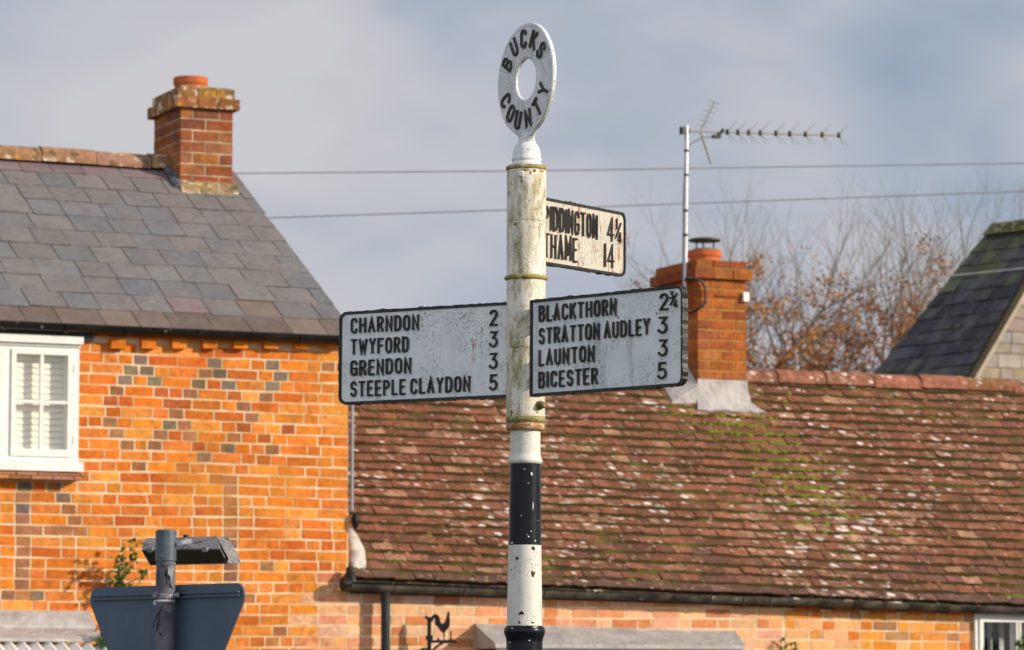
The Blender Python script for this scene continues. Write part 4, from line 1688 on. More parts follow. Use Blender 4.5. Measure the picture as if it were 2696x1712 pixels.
zct = fz(474, 281, ch_o)
DARKRED = [(.28, .080, .036), (.31, .098, .040), (.22, .072, .045), (.34, .090, .028), (.28, .105, .058), (.34, .13, .045)]
zb_f = fz(474.6, 474, ch_o)
stack = chimney(house, ch_s0, ch_s1, ch_o, CD, zb_f, zb_f - .1, zct, DARKRED, rnd,
                {'course': (zct - zb_f) / 6.5, 'a': [.10, .215, .10], 'b': [.19, .20], 'mortar': M['sooty_mortar']})
mb = MB()
cap_course(mb, ch_s0, ch_s1, ch_o, ch_o - CD, zct - .004, fz(474, 253, ch_o), .045, [(.36, .15, .05), (.30, .12, .05)], rnd, 3)
zc2 = fz(474, 226, ch_o)
cap_course(mb, ch_s0, ch_s1, ch_o, ch_o - CD, fz(474, 253, ch_o) + .003, zc2, .012, [(.26, .15, .06), (.20, .13, .06)], rnd, 3)
mb.wbox(ch_s0 + .01, ch_s1 - .01, ch_o - CD + .01, ch_o - .01, zc2 - .02, zc2 + .008, (.25, .2, .12))
mb.build('corbel', M['weathered'], stack)


def pot(parent, s, o, z0, r, h, mat):
    mb = MB()
    c = W(s, o, 0)
    mb.lathe(c, [(r * .95, z0 - .02), (r * .93, z0 + h * .45), (r * .96, z0 + h * .5), (r * 1.02, z0 + h * .62), (r * 1.02, z0 + h * .95), (r * .98, z0 + h), (r * .82, z0 + h), (r * .80, z0 + h * .3)], n=36, caps=False)
    return mb.build('pot', mat, parent)


sm = .5 * (ch_s0 + ch_s1)
pc = on_plane(502, 226, W(0, ch_o - CD * .5, 0), NF)
pot(stack, (pc - P0).dot(U), ch_o - CD * .5, zc2, .138, fz(502, 206, ch_o - CD * .5) - zc2 + .0, M['terracotta'])
# mortar flaunching at the foot of the stack and lead soaker on its left
mb = MB()
zs = lambda o: z_e + (z_r - z_e) * (EO - o) / (EO + RUN)
for (sa, sb, oa, hb, cl) in ((ch_s0 - .02, ch_s1 + .03, ch_o + .13, .055, (.24, .175, .105)),):
    nb = 6
    for k in range(nb):
        a, b = sa + (sb - sa) * k / nb, sa + (sb - sa) * (k + 1) / nb
        o1_ = oa + rnd.uniform(-.02, .02)
        mb.hexa([W(a, o1_, zs(o1_) + .004), W(b, o1_, zs(o1_) + .004), W(b, ch_o - .01, zs(ch_o) - .02), W(a, ch_o - .01, zs(ch_o) - .02),
                 W(a, o1_ - .015, zs(o1_) + .03), W(b, o1_ - .015, zs(o1_) + .03), W(b, ch_o - .01, zs(ch_o) + hb), W(a, ch_o - .01, zs(ch_o) + hb)], jit(cl, rnd, .25))
mb.build('flaunching', M['weathered'], stack)
mb = MB()
for k in range(5):
    o0 = ch_o + .06 - k * .09
    o1_ = o0 - .085
    mb.hexa([W(ch_s0 - .07 + .006 * k, o0, zs(o0) + .018), W(ch_s0, o0, zs(o0) + .018), W(ch_s0, o1_, zs(o1_) + .018), W(ch_s0 - .07 + .006 * k, o1_, zs(o1_) + .018),
             W(ch_s0 - .065, o0, zs(o0) + .03), W(ch_s0 - .004, o0, zs(o0) + .05 + .03 * (k % 2)), W(ch_s0 - .004, o1_, zs(o1_) + .06), W(ch_s0 - .065, o1_, zs(o1_) + .03)])
mb.build('soaker', M['dark_lead'], stack)

# ------------------------------------------------------------------ windows


def casement(parent, s0, s1, z0, z1, o, lights, bars, blind, label=None, sill=True, head=True):
    """frame with sashes side by side; lights: list of (a, b) pane rectangles in s, zlo, zhi"""
    mb = MB()
    dp = .09
    # outer frame as strips around the panes
    xs = [s0] + [v for L in lights for v in (L[0], L[1])] + [s1]
    zl, zh = min(L[2] for L in lights), max(L[3] for L in lights)
    mb.wbox(s0, s1, o - dp, o, z0, zl)
    mb.wbox(s0, s1, o - dp, o, zh, z1)
    for i in range(0, len(xs), 2):
        mb.wbox(xs[i], xs[i + 1], o - dp + .002, o + .0, zl, zh)
    fr_ = mb.build('window', M['white_wood'], parent)
    mb = MB()
    for (a, b, zl_, zh_) in lights:
        # sash mouldings
        e_ = .034
        mb.wbox(a - e_, b + e_, o - .01, o + .014, zl_ - e_ * 1.5, zl_)
        mb.wbox(a - e_, b + e_, o - .01, o + .014, zh_, zh_ + e_)
        mb.wbox(a - e_, a, o - .01, o + .013, zl_, zh_)
        mb.wbox(b, b + e_, o - .01, o + .013, zl_, zh_)
        for f in bars[0]:
            x = a + (b - a) * f
            mb.wbox(x - .012, x + .012, o - .028, o + .008, zl_, zh_)
        for f in bars[1]:
            z_ = zl_ + (zh_ - zl_) * f
            mb.wbox(a, b, o - .027, o + .010, z_ - .011, z_ + .011)
    mb.build('sash', M['white_wood'], fr_)
    mb = MB()
    for (a, b, zl_, zh_) in lights:
        mb.face([W(a, o - .018, zl_), W(b, o - .018, zl_), W(b, o - .018, zh_), W(a, o - .018, zh_)])
    mb.build('pane', M['glass'], fr_)
    if blind:
        mb = MB()
        for (a, b, zl_, zh_) in lights:
            n_ = 15
            for k in range(n_):
                z_ = zl_ + (zh_ - zl_) * (k + .5) / n_
                hh = (zh_ - zl_) / n_
                mb.hexa([W(a - .01, o - .075, z_ - hh * .48), W(b + .01, o - .075, z_ - hh * .48), W(b + .01, o - .083, z_ - hh * .48), W(a - .01, o - .083, z_ - hh * .48),
                         W(a - .01, o - .083, z_ + hh * .47), W(b + .01, o - .083, z_ + hh * .47), W(b + .01, o - .091, z_ + hh * .47), W(a - .01, o - .091, z_ + hh * .47)])
            mb.wbox(a + (b - a) * .02, a + (b - a) * .05, o - .072, o - .066, zl_, zh_)
            mb.wbox(a - .012, b + .012, o - .125, o - .115, zl_ - .01, zh_ + .01)
        mb.build('shutter_slats', M['blind'], fr_)
    return fr_


OW = .035
pl = fs(41, 1050, OW), fs(177, 1060, OW), fz(110, 1183, OW), fz(110, 934, OW)
step = fs(41, 1050, OW) - fs(-143, 1050, OW)
lights = [(pl[0] - step, pl[1] - step, pl[2], pl[3]), pl]
wz0, wz1 = fz(110, 1215, OW), fz(110, 905, OW)
fr = casement(house, pl[0] - step - .08, win_s1, wz0, wz1, OW, lights, ([.5], [.5]), True)
mb = MB()
sl0, sl1 = pl[0] - step - .12, fs(219, 1225, .07)
mb.wbox(sl0, sl1, -.05, .085, fz(100, 1240, .07), wz0 - .002)
mb.build('sill', M['white_wood'], fr)
mb = MB()
mb.wbox(pl[0] - step - .12, fs(219, 905, .06), -.05, .075, wz1 + .002, wz1 + .055)
mb.wbox(pl[0] - step - .10, fs(215, 905, .06), -.05, .050, wz1 - .018, wz1)
mb.build('head_moulding', M['white_wood'], fr)
mb = MB()
for zz_ in (fz(200, 970, OW), fz(200, 1160, OW)):
    mb.tube([W(fs(194, 1000, OW), OW + .016, zz_ - .03), W(fs(194, 1000, OW), OW + .016, zz_ + .03)], .007, 8)
mb.build('hinge', M['white_wood'], fr)
mb = MB()
zt_ = fz(100, 1242, .07) - .004
x = sl0
while x < fs(232, 1250, .1):
    x1 = min(x + .155, fs(234, 1250, .1))
    mb.wbox(x + .003, x1 - .003, -.02, .10 + rnd.uniform(-.006, .006), zt_ - .022, zt_ - .002, jit((.36, .15, .09), rnd, .2))
    mb.wbox(x - .05, x1 - .056, -.02, .115 + rnd.uniform(-.008, .004), zt_ - .050, zt_ - .026, jit((.30, .15, .09), rnd, .25))
    x = x1
mb.build('tile_sill', M['brick'], house)
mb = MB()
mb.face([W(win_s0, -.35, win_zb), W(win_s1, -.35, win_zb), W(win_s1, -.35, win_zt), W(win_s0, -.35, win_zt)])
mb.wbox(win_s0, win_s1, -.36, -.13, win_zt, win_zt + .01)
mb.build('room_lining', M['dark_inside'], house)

# lead topped porch at the bottom left
prs1 = fs(266, 1660, .3)
prs1b = fs(236, 1620, .05)
pz_t, pz_m, pz_b = fz(100, 1607, .02), fz(100, 1648, .16), fz(100, 1686, .42)
mb = MB()
n_ = 14
for k in range(n_):
    a, b = S_L + (prs1 + .0 - S_L) * k / n_, S_L + (prs1 - S_L) * (k + 1) / n_
    mb.hexa([W(a, .0, pz_m), W(b, .0, pz_m), W(b, -.02, pz_m), W(a, -.02, pz_m), W(a, .03, pz_t), W(b, .03, pz_t), W(b, -.02, pz_t), W(a, -.02, pz_t)])
    a2, b2 = a + rnd.uniform(-.004, .004), b
    mb.hexa([W(a, .18, pz_m - .03), W(b, .18, pz_m - .03), W(b, .0, pz_m - .05), W(a, .0, pz_m - .05), W(a, .17, pz_m + .005), W(b, .17, pz_m + .005), W(b, .028, pz_t - .004), W(a, .028, pz_t - .004)])
    mb.hexa([W(a, .46, pz_b - .01), W(b, .46, pz_b - .01), W(b, .16, pz_m - .05), W(a, .16, pz_m - .05), W(a, .46, pz_b + .012), W(b, .46, pz_b + .012), W(b, .168, pz_m - .012), W(a, .168, pz_m - .012)])
porch = mb.build('porch_roof', M['lead'], house)
mb = MB()
# corrugated sheet below the lead
wave = .093
pts_t, pts_b = [], []
x = S_L
o0, o1_, zz0, zz1 = .40, .78, pz_b - .012, pz_b - .16
nseg = int((prs1 - S_L) / wave * 8)
top, bot = [], []
for k in range(nseg + 1):
    x = S_L + (prs1 - S_L) * k / nseg
    w_ = .020 * math.sin(2 * math.pi * (x - S_L) / wave)
    top.append(W(x, o0, zz0 + w_))
    bot.append(W(x, o1_, zz1 + w_))
th = Z * .006
for k in range(nseg):
    mb.face([bot[k], bot[k + 1], top[k + 1], top[k]], smooth=True)
    mb.face([bot[k] - th, bot[k], bot[k + 1], bot[k + 1] - th])
mb.build('corrugated_sheet', M['white_sheet'], porch)
mb = MB()
mb.wbox(S_L, prs1 - .03, .72, .76, pz_b - .30, pz_b - .20)
for s in (prs1 - .1, prs1 - 1.7):
    mb.wbox(s, s + .08, .66, .74, .12, pz_b - .30)
mb.build('porch_frame', M['white_wood'], porch)

# ------------------------------------------------------------------ the tiled cottage on the right
rnd = random.Random(21)
cot = thing('tiled_cottage', W(3.4, 0, 0), 'low cottage with mossy red clay tile roof and pale pink brick wall', 'cottage')
S_R = 7.6
EO2 = .075
RUN2 = 2.05
# the eaves sag to the right
sL, sR = .012, S_R
zeL = fz(930, 1524, EO2)
zeR_pt = fz(2580, 1590, EO2)
sRr = fs(2580, 1590, EO2)
zeR = zeL + (zeR_pt - zeL) * (sR - sL) / (sRr - fs(930, 1524, EO2))
z_r2 = fz(2200, 1003, -RUN2)
mb = MB()
hole_r = (fs(2590, 1660), fs(2588, 1680, .03) + 2 * (fs(2674, 1680, .03) - fs(2588, 1680, .03)) + .07, .92, fz(2600, 1638))
zw_top = lambda s: zeL + (zeR - zeL) * s / S_R
s_join = fs(2063, 1640)


def pal_right(s, z):
    return BUFF if s > s_join else PINK


brick_wall(mb, .0, s_join, .12, zw_top(1.5) + .02, pal_right, rnd, [hole_r])
brick_wall(mb, s_join + .012, S_R, .12, zw_top(5) - .005, pal_right, rnd, [hole_r])
mortar_sheet(mb, 0.0, S_R, 0, zw_top(S_R) - .02, [hole_r])
mb.face([W(0, -.0028, zw_top(S_R) - .02), W(S_R, -.0028, zw_top(S_R) - .02), W(S_R, -.0028, zw_top(S_R) + .01), W(0, -.0028, zw_top(0) + .01)], mat=1)
for a, b in (((S_R, -.003), (S_R, -2 * RUN2)), ((S_R, -2 * RUN2), (0, -2 * RUN2))):
    mb.face([W(a[0], a[1], 0), W(b[0], b[1], 0), W(b[0], b[1], zeR + .02), W(a[0], a[1], zeR + .02)], (.5, .16, .03))
mb.face([W(S_R, -.003, zeR), W(S_R, -2 * RUN2, zeR), W(S_R, -RUN2, z_r2 - .06)], (.5, .16, .03))
mb.build('wall', [M['pale_brick'], M['pale_mortar']], cot)
CLAY = [(.245, .086, .060), (.265, .090, .060), (.220, .078, .056), (.205, .076, .058), (.275, .100, .068), (.235, .086, .062), (.195, .070, .055), (.280, .110, .078)]


def clay_col(u, v):
    c = shade(tuple(a_ * b_2 for a_, b_2 in zip(rnd.choice(CLAY), (.93, 1.02, .90))), rnd, .13)
    if v < .035:
        c = jit((.135, .070, .058), rnd, .2)
    elif v < .2 and rnd.random() < .35:
        c = jit((.17, .075, .055), rnd, .2)
    elif rnd.random() < .07:
        c = shade((.36, .19, .125), rnd, .2)
    return c


E0, E1 = W(sL, EO2, zeL), W(sR, EO2, zeR)
R0, R1 = W(sL, -RUN2, z_r2), W(sR, -RUN2, z_r2)
# the chimney
ch2_o = -RUN2 + .31
c_s0, c_s1 = fs(1837, 900, ch2_o), fs(1965, 900, ch2_o)
mb = MB()
NR = 25
butt_moss = lambda c: (c[0] * .22 + .012, c[1] * .35 + .012, .012)
PR, NRM = tile_roof(mb, E0, E1, R0, R1, NR, .164, .013, clay_col, butt_moss, rnd, lap=1.5, jz=.0045, lift=.75, gapw=.005)
tile_roof(mb, W(sR, -2 * RUN2 - EO2, zeR), W(sL, -2 * RUN2 - EO2, zeR), R1, R0, NR, .164, .013, clay_col, butt_moss, rnd, lap=1.4)
roof2 = mb.build('roof', M['tile'], cot)
# moss cushions along the tile edges
mb = MB()
rr = random.Random(77)


def cushion(mb, c, r, flat):
    k = 7
    x = U
    y = (R0 - E0).normalized()
    a0 = rr.uniform(0, 6)
    sx_, sy_ = rr.uniform(.7, 1.5), rr.uniform(.6, 1.1)
    base = [c + (x * math.cos(a0 + 2 * math.pi * i / k) * sx_ + y * math.sin(a0 + 2 * math.pi * i / k) * sy_) * r * rr.uniform(.7, 1.15) for i in range(k)]
    midr = [p * .55 + (c + NRM * r * flat) * .45 + NRM * r * flat * .35 for p in base]
    apex = c + NRM * r * flat
    vs = base + midr + [apex]
    fl_ = [(i, (i + 1) % k, k + (i + 1) % k, k + i) for i in range(k)] + [(k + i, k + (i + 1) % k, 2 * k) for i in range(k)]
    mb.shared(vs, fl_, smooth=True)


def uv_of(px, py):
    p = on_plane(px, py, E0, NRM)
    v = (p - E0).dot((R0 - E0).normalized()) / (R0 - E0).length
    u = (p - E0).dot(U) / (sR - sL)
    return u, v


pu = [uv_of(1935, 1120), uv_of(2010, 1190), (uv_of(2090, 1260)), uv_of(2150, 1330)]
for _ in range(4300):
    u, v = rr.random(), rr.random()
    big_ = 1.0
    if rr.random() < .46:
        big_ = 1.5
        c_ = rr.choice(pu)
        u, v = rr.gauss(c_[0], .026), rr.gauss(c_[1], .065)
        if not (0 < u < 1 and 0 < v < 1):
            continue
    elif rr.random() < .55 and v > .30 and u < .9:
        continue
    row = round(v * NR)
    vv = (row + rr.uniform(-.02, .10)) / NR
    if vv > .985 or vv < 0.02:
        continue
    c = PR(u, vv) + NRM * (.006 + .006 * rr.random())
    cushion(mb, c, rr.uniform(.010, .026) * big_, rr.uniform(.25, .5))
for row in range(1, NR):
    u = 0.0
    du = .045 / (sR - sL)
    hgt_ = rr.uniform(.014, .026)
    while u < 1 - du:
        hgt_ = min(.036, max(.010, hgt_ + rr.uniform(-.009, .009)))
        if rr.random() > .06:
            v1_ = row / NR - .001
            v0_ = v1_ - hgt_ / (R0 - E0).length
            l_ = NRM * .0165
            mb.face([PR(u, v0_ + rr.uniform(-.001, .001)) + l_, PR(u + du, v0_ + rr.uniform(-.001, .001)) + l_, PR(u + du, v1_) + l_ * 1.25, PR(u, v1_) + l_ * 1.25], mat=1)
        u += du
mo = mb.build('moss', [M['moss'], M['moss_dark']], roof2)
mo['kind'] = 'stuff'
mb = MB()
x = sL
while x < S_R:
    x1 = min(x + .46, S_R)
    if x1 - x < .05:
        break
    dz = rr.uniform(-.008, .008)
    ra = .098 + rr.uniform(-.008, .008)
    a_, b_ = [], []
    for k in range(11):
        a = R(-12 + 204 * k / 10)
        a_.append(W(x + .005, -RUN2 + ra * 1.1 * math.cos(a), z_r2 + dz - .022 + ra * math.sin(a)))
        b_.append(W(x1 - .005, -RUN2 + ra * 1.1 * math.cos(a), z_r2 + dz - .024 + ra * math.sin(a)))
    if x < c_s1 < x1:
        a_ = [p + U * (c_s1 - x) for p in a_]
    if not (x1 > c_s0 - .02 and x1 < c_s1 + .05 and x < c_s1):
        mb.shared(a_ + b_, [(k, k + 1, k + 12, k + 11) for k in range(10)], jit((.30, .12, .08), rr, .2), smooth=True)
        mb.face(b_, (.1, .07, .03))
        mb.face(list(reversed(a_)), (.1, .07, .03))
    x = x1
mb.build('ridge_tiles', M['tile'], roof2)
# gutter
GO2 = .11
g_a = W(fs(906, 1541, GO2), GO2, fz(906, 1539, GO2))
g_m = W(fs(1900, 1573, GO2), GO2, fz(1900, 1571, GO2))
g_b = W(S_R, GO2, 0)
sl_ = (fz(2560, 1596, GO2) - g_m.z) / (fs(2560, 1596, GO2) - fs(1900, 1573, GO2))
g_b.z = g_m.z + sl_ * (S_R - fs(1900, 1573, GO2))
gut = gutter('gutter', cot, g_a, g_m, .050, (.13, .31, .52, .66, .87, .97), M['old_gutter'])
gutter('gutter', cot, g_m, g_b, .050, (.04, .09, .25, .36, .63, .8), M['old_gutter'])
mb = MB()
for (pa_, pb_2) in ((g_a, g_m), (g_m, g_b)):
    sa_, sb_ = max(.01, (pa_ - P0).dot(U)), (pb_2 - P0).dot(U)
    mb.hexa([W(sa_, .028, pa_.z - .06), W(sb_, .028, pb_2.z - .06), W(sb_, -.004, pb_2.z - .06), W(sa_, -.004, pa_.z - .06),
             W(sa_, .028, pa_.z + .03), W(sb_, .028, pb_2.z + .03), W(sb_, -.004, pb_2.z + .03), W(sa_, -.004, pa_.z + .03)])
mb.build('fascia_or_shade_strip', M['black'], cot)  # added black board imitating the gutter's shadow on the wall
# oversailing brick course and dentils under the gutter on the right part
mb = MB()
zd = fz(2100, 1600, .03)
x = fs(2090, 1600)
while x < fs(2560, 1600):
    zt = fz(2100, 1594, .03) + (fz(2500, 1604, .03) - fz(2100, 1594, .03)) * (x - fs(2100, 1600)) / (fs(2500, 1600) - fs(2100, 1600))
    mb.wbox(x, x + .21, -.004, .040, zt - .045, zt + .03, jit((.45, .13, .05), rr, .2))
    x += .34
mb.build('dentil_course', M['brick'], cot)
# downpipe standing off the wall
DO = .10
d_s = fs(1015, 1640, DO)
mb = MB()
zg = g_a.z + (g_m.z - g_a.z) * .10
mb.tube([W(d_s, GO2 - .01, zg - .04), W(d_s, GO2 - .015, zg - .09), W(d_s, DO, zg - .18), W(d_s, DO, zg - .3), W(d_s, DO, .05)], .034, 16)
mb.tube([W(d_s, DO, zg - .55), W(d_s, DO, zg - .64)], .041, 16)
mb.box(W(d_s - .012, 0, zg - .60), U * .024, NF * DO, Z * .02)
mb.build('downpipe', M['black'], cot)
# lime fillet and black hopper end where the cottage roof meets the house
mb = MB()
vs_ = []
for k in range(9):
    t_ = k / 8
    y = 1398 + (1502 - 1398) * t_
    cx = 916 + 28 * t_
    wd = 3 + 21 * math.sin(math.pi * min(1, t_ * .72 + .05))
    r_ = []
    for j in range(9):
        a = math.pi * j / 8
        px = cx - wd * math.cos(a)
        u, v = uv_of(px, y)
        u = max(u, .0008)
        r_.append(PR(u, v) + NRM * (.022 + .05 * math.sin(a) * (1 - abs(2 * t_ - 1) ** 3) + rr.uniform(-.012, .012)))
    vs_ += r_
fl_ = [(i * 9 + j, i * 9 + j + 1, (i + 1) * 9 + j + 1, (i + 1) * 9 + j) for i in range(8) for j in range(8)]
mb.shared(vs_, fl_, smooth=True)
mb.build('lime_fillet', M['render_lime'], roof2)
mb = MB()
c0_ = W(fs(911, 1536, GO2), GO2, fz(911, 1538, GO2))
mb.tube([c0_ - U * .03, c0_ + U * .03], .052, 14)
c1_ = W(fs(922, 1512, .08), .08, fz(922, 1515, .08))
mb.tube([c1_ - Z * .05 + U * .01, c1_ + Z * .01, c1_ + Z * .055 - NF * .03], [.045, .035, .018], 10)
mb.build('gutter_stop', M['gutter'], cot)

# chimney of the cottage
zt2 = fz(1837, 733, ch2_o)
zb2 = fz(1837, 1002, ch2_o)
REDB = [(.38, .105, .030), (.42, .125, .034), (.35, .09, .032), (.31, .09, .038), (.40, .14, .045)]
m = NT('orange_mortar', 0.95, 0.1)
n = m.noise(18, 6)
m.base(m.mix(m.step(n, 0.3, 0.7), (0.34, 0.16, 0.035), (0.46, 0.25, 0.07)))
D2 = .76
stack2 = chimney(cot, c_s0, c_s1, ch2_o, D2, zb2, zb2 - .3, zt2, REDB, rnd, {'course': (zt2 - zb2) / 10.0, 'a': [.104, .215, .104], 'b': [.215, .215], 'mortar': m.mat})
mb = MB()
z1c, z2c = fz(1837, 705, ch2_o), fz(1837, 682, ch2_o)
cap_course(mb, c_s0, c_s1, ch2_o, ch2_o - D2, zt2 + .002, z1c - .004, .042, REDB, rnd, 3)
cap_course(mb, c_s0, c_s1, ch2_o, ch2_o - D2, z1c, z2c, .004, REDB, rnd, 3)
mb.wbox(c_s0 - .02, c_s1 + .02, ch2_o - D2 - .02, ch2_o + .02, z1c - .008, z1c + .004, (.30, .24, .08))
mb.build('corbel', M['sooty_brick'], stack2)
po = ch2_o - D2 * .5
pp = on_plane(1855, 681, W(0, po, 0), NF)
ps = (pp - P0).dot(U)
ph = fz(1855, 661, po) - z2c
pot(stack2, ps, po, z2c, .142, ph, M['terracotta'])
mb = MB()
c = W(ps, po, 0)
zc_ = fz(1851, 632, po)
mb.lathe(c, [(.130, zc_ - .012), (.137, zc_ - .006), (.135, zc_ + .002), (.105, zc_ + .012), (.05, zc_ + .020), (.004, zc_ + .022)], n=40)
for a in (20, 140, 260):
    d_ = Vector((math.cos(R(a)), math.sin(R(a)), 0))
    mb.tube([c + d_ * .075 + Z * (z2c + ph - .01), c + d_ * .085 + Z * (zc_ - .008)], .007, 8)
mb.lathe(c, [(.10, z2c + ph - .02), (.105, z2c + ph + .008), (.10, z2c + ph + .014), (.07, z2c + ph + .016)], n=32)
mb.build('cowl', M['cowl_metal'], stack2)
# lead apron and side flashing
mb = MB()
zs2 = lambda o, s: (zeL + (zeR - zeL) * (s - sL) / (sR - sL)) + (z_r2 - (zeL + (zeR - zeL) * (s - sL) / (sR - sL))) * (EO2 - o) / (EO2 + RUN2)
n_ = 12
rows = []
for k in range(n_ + 1):
    t_ = k / n_
    s_t = c_s0 - .006 + (c_s1 - c_s0 + .012) * t_
    s_b = c_s0 - .055 + (c_s1 - c_s0 + .185) * t_
    o_f = ch2_o + .008
    col_ = [W(s_t, o_f, fz(1837, 998, ch2_o)), W(s_t, o_f, fz(1837, 1022, ch2_o) + 0.0)]
    o_b = ch2_o + .105 + rr.uniform(-.012, .012)
    for f in (.18, .5, 1.0):
        o_ = o_f + (o_b - o_f) * f
        s_ = s_t + (s_b - s_t) * f
        col_.append(W(s_, o_, zs2(o_, s_) + .046 + (.012 if f < .3 else 0) + rr.uniform(-.007, .007)))
    rows.append(col_)
vs_ = [p for r_ in rows for p in r_]
h_ = len(rows[0])
mb.shared(vs_, [(i * h_ + j + 1, (i + 1) * h_ + j + 1, (i + 1) * h_ + j, i * h_ + j) for i in range(n_) for j in range(h_ - 1)], smooth=True)
for k in range(n_):
    p, q_ = rows[k][-1], rows[k + 1][-1]
    mb.face([p, p - NRM * .02, q_ - NRM * .02, q_])
# left cheek
for k in range(4):
    o0 = ch2_o + .02 - k * .12
    o1_ = o0 - .125
    mb.hexa([W(c_s0 - .25, o0, zs2(o0, c_s0) + .02), W(c_s0 - .008, o0, zs2(o0, c_s0) + .02), W(c_s0 - .008, o1_, zs2(o1_, c_s0) + .02), W(c_s0 - .25, o1_, zs2(o1_, c_s0) + .02),
             W(c_s0 - .24, o0, zs2(o0, c_s0) + .04), W(c_s0 - .008, o0, zs2(o0, c_s0) + .18), W(c_s0 - .008, o1_, zs2(o1_, c_s0) + .18), W(c_s0 - .24, o1_, zs2(o1_, c_s0) + .04)])
mb.build('flashing', M['lead'], stack2)
# bracket for the aerial with a black cable loop, cable along the joint, white box
ml = lambda px, py: on_plane(px, py, W(c_s0 - .09, 0, 0), U)     # plane just left of the stack

# aerial mast stands in front of the left cheek of the stack
o_m = ch2_o - .12
s_m = c_s0 - .10
mo_ = W(s_m, o_m, 0)


def on_mast(px, py):
    return on_plane(px, py, mo_, NF)


b0, t0 = on_mast(1803, 800), on_mast(1808, 331)
aer = thing('tv_aerial', b0, 'grey pole carrying a long rooftop television aerial, strapped to the cottage chimney', 'aerial')
mb = MB()
mb.tube([b0, t0], .0185, 16)
for y in (398, 462, 556, 620):
    p = b0 + (t0 - b0) * ((800 - y) / (800 - 331.0))
    mb.tube([p - Z * .01, p + Z * .01], .0215, 14, mat=1)
mb.build('mast', [M['alu'], M['black']], aer)
MPX = (mo_.y) / F
q4 = lambda x, y: on_mast(1780 + x / 4.9326, 250 + y / 4.9326)
mb = MB()
bx0, bx1 = q4(80, 466), q4(2125, 526)
# the aerial points right and a little away
AD = (bx1 - bx0).normalized()
mb.tube([bx0, bx1], .0085, 10)
mb.build('boom', M['pale_rod'], aer)
pa, pb_ = Vector((0, 0, 1)), NF
mb = MB()
for x in (655, 790, 930, 1080, 1285, 1465, 1670, 1890, 2110):
    c = bx0 + (bx1 - bx0) * ((x - 80) / 2045.0)
    mb.lathe(Vector((c.x, c.y, 0)), [(.011, c.z - .022), (.016, c.z - .01), (.016, c.z + .014), (.008, c.z + .024)], n=10, mat=1)
    for sg in (1, -1):
        e_ = c + Z * (.088 * sg) + AD * .075 + NF * .03
        mb.tube([c, e_], .0026, 6)
        e_ = c + Z * (.075 * sg) + AD * .070 - NF * .05
        mb.tube([c, e_], .0026, 6)
mb.build('directors', [M['pale_rod'], M['black']], aer)
mb = MB()
for (pt, n_rods) in (((495, 95), 6), ((455, 890), 6)):
    a, b = q4(318, 470), q4(*pt)
    mb.tube([a, b], .010 if pt[1] > 400 else .007, 8)
    for k in range(n_rods):
        c = a + (b - a) * ((k + 1) / n_rods)
        d_ = NF * .05 + Z * -.022 + U * .03
        if pt[1] > 400:
            d_ = NF * .03
        mb.tube([c - d_, c + d_], .0024, 6)
mb.build('reflector', M['pale_rod'], aer)
mb = MB()
c = q4(525, 545)
mb.box(c - AD * .035 - NF * .02 - Z * .012, AD * .07, NF * .04, Z * .028)
c2 = bx0 + (bx1 - bx0) * ((560 - 80) / 2045.0)
mb.tube([c2 - AD * .02 - Z * .03, c2 + AD * .035 + Z * .02], .014, 10)
mb.tube([bx0 - AD * .004 - Z * .03, bx0 - AD * .004 + Z * .03], .020, 12)
mb.tube([bx0 + AD * .052 - Z * .022, bx0 + AD * .052 + Z * .022], .018, 12)
mb.build('dipole_box', M['black'], aer)
mb = MB()
mb.tube([q4(470, 545), q4(400, 548), q4(300, 575), q4(220, 620), q4(165, 660)], .006, 8)
p1 = b0 + (t0 - b0) * .72
mb.tube([q4(165, 660), q4(118, 720), b0 + (t0 - b0) * .6 - U * .024, b0 + (t0 - b0) * .3 - U * .024, b0 - U * .02], .0045, 8)
mb.build('cable', M['wire'], aer)
mb = MB()
f0 = [on_plane(1700 + x / 2.997, 600 + y / 2.997, W(0, ch2_o + .03, 0), NF) for x, y in ((325, 395), (400, 398), (440, 420), (468, 465), (470, 540), (468, 590), (445, 622), (420, 640))]
mb.tube(f0, .011, 8)
mb.tube([f0[0], b0 + (t0 - b0) * .13], .011, 8)
mb.tube([f0[-1], W(c_s0 - .02, o_m, f0[-1].z - .02)], .010, 8)
mb.build('bracket', M['black'], aer)
mb = MB()
zl_ = fz(1900, 779, ch2_o)
mb.wbox(c_s0 + .16, c_s1 - .03, ch2_o, ch2_o + .014, zl_ - .008, zl_ + .008, (.30, .07, .04))
mb.build('cable_cover', M['toned'], stack2)
mb = MB()
mb.wbox(c_s1 - .04, c_s1 + .012, ch2_o - .03, ch2_o + .035, zl_ - .04, zl_ + .036)
mb.build('junction_box', M['white_wood'], stack2)

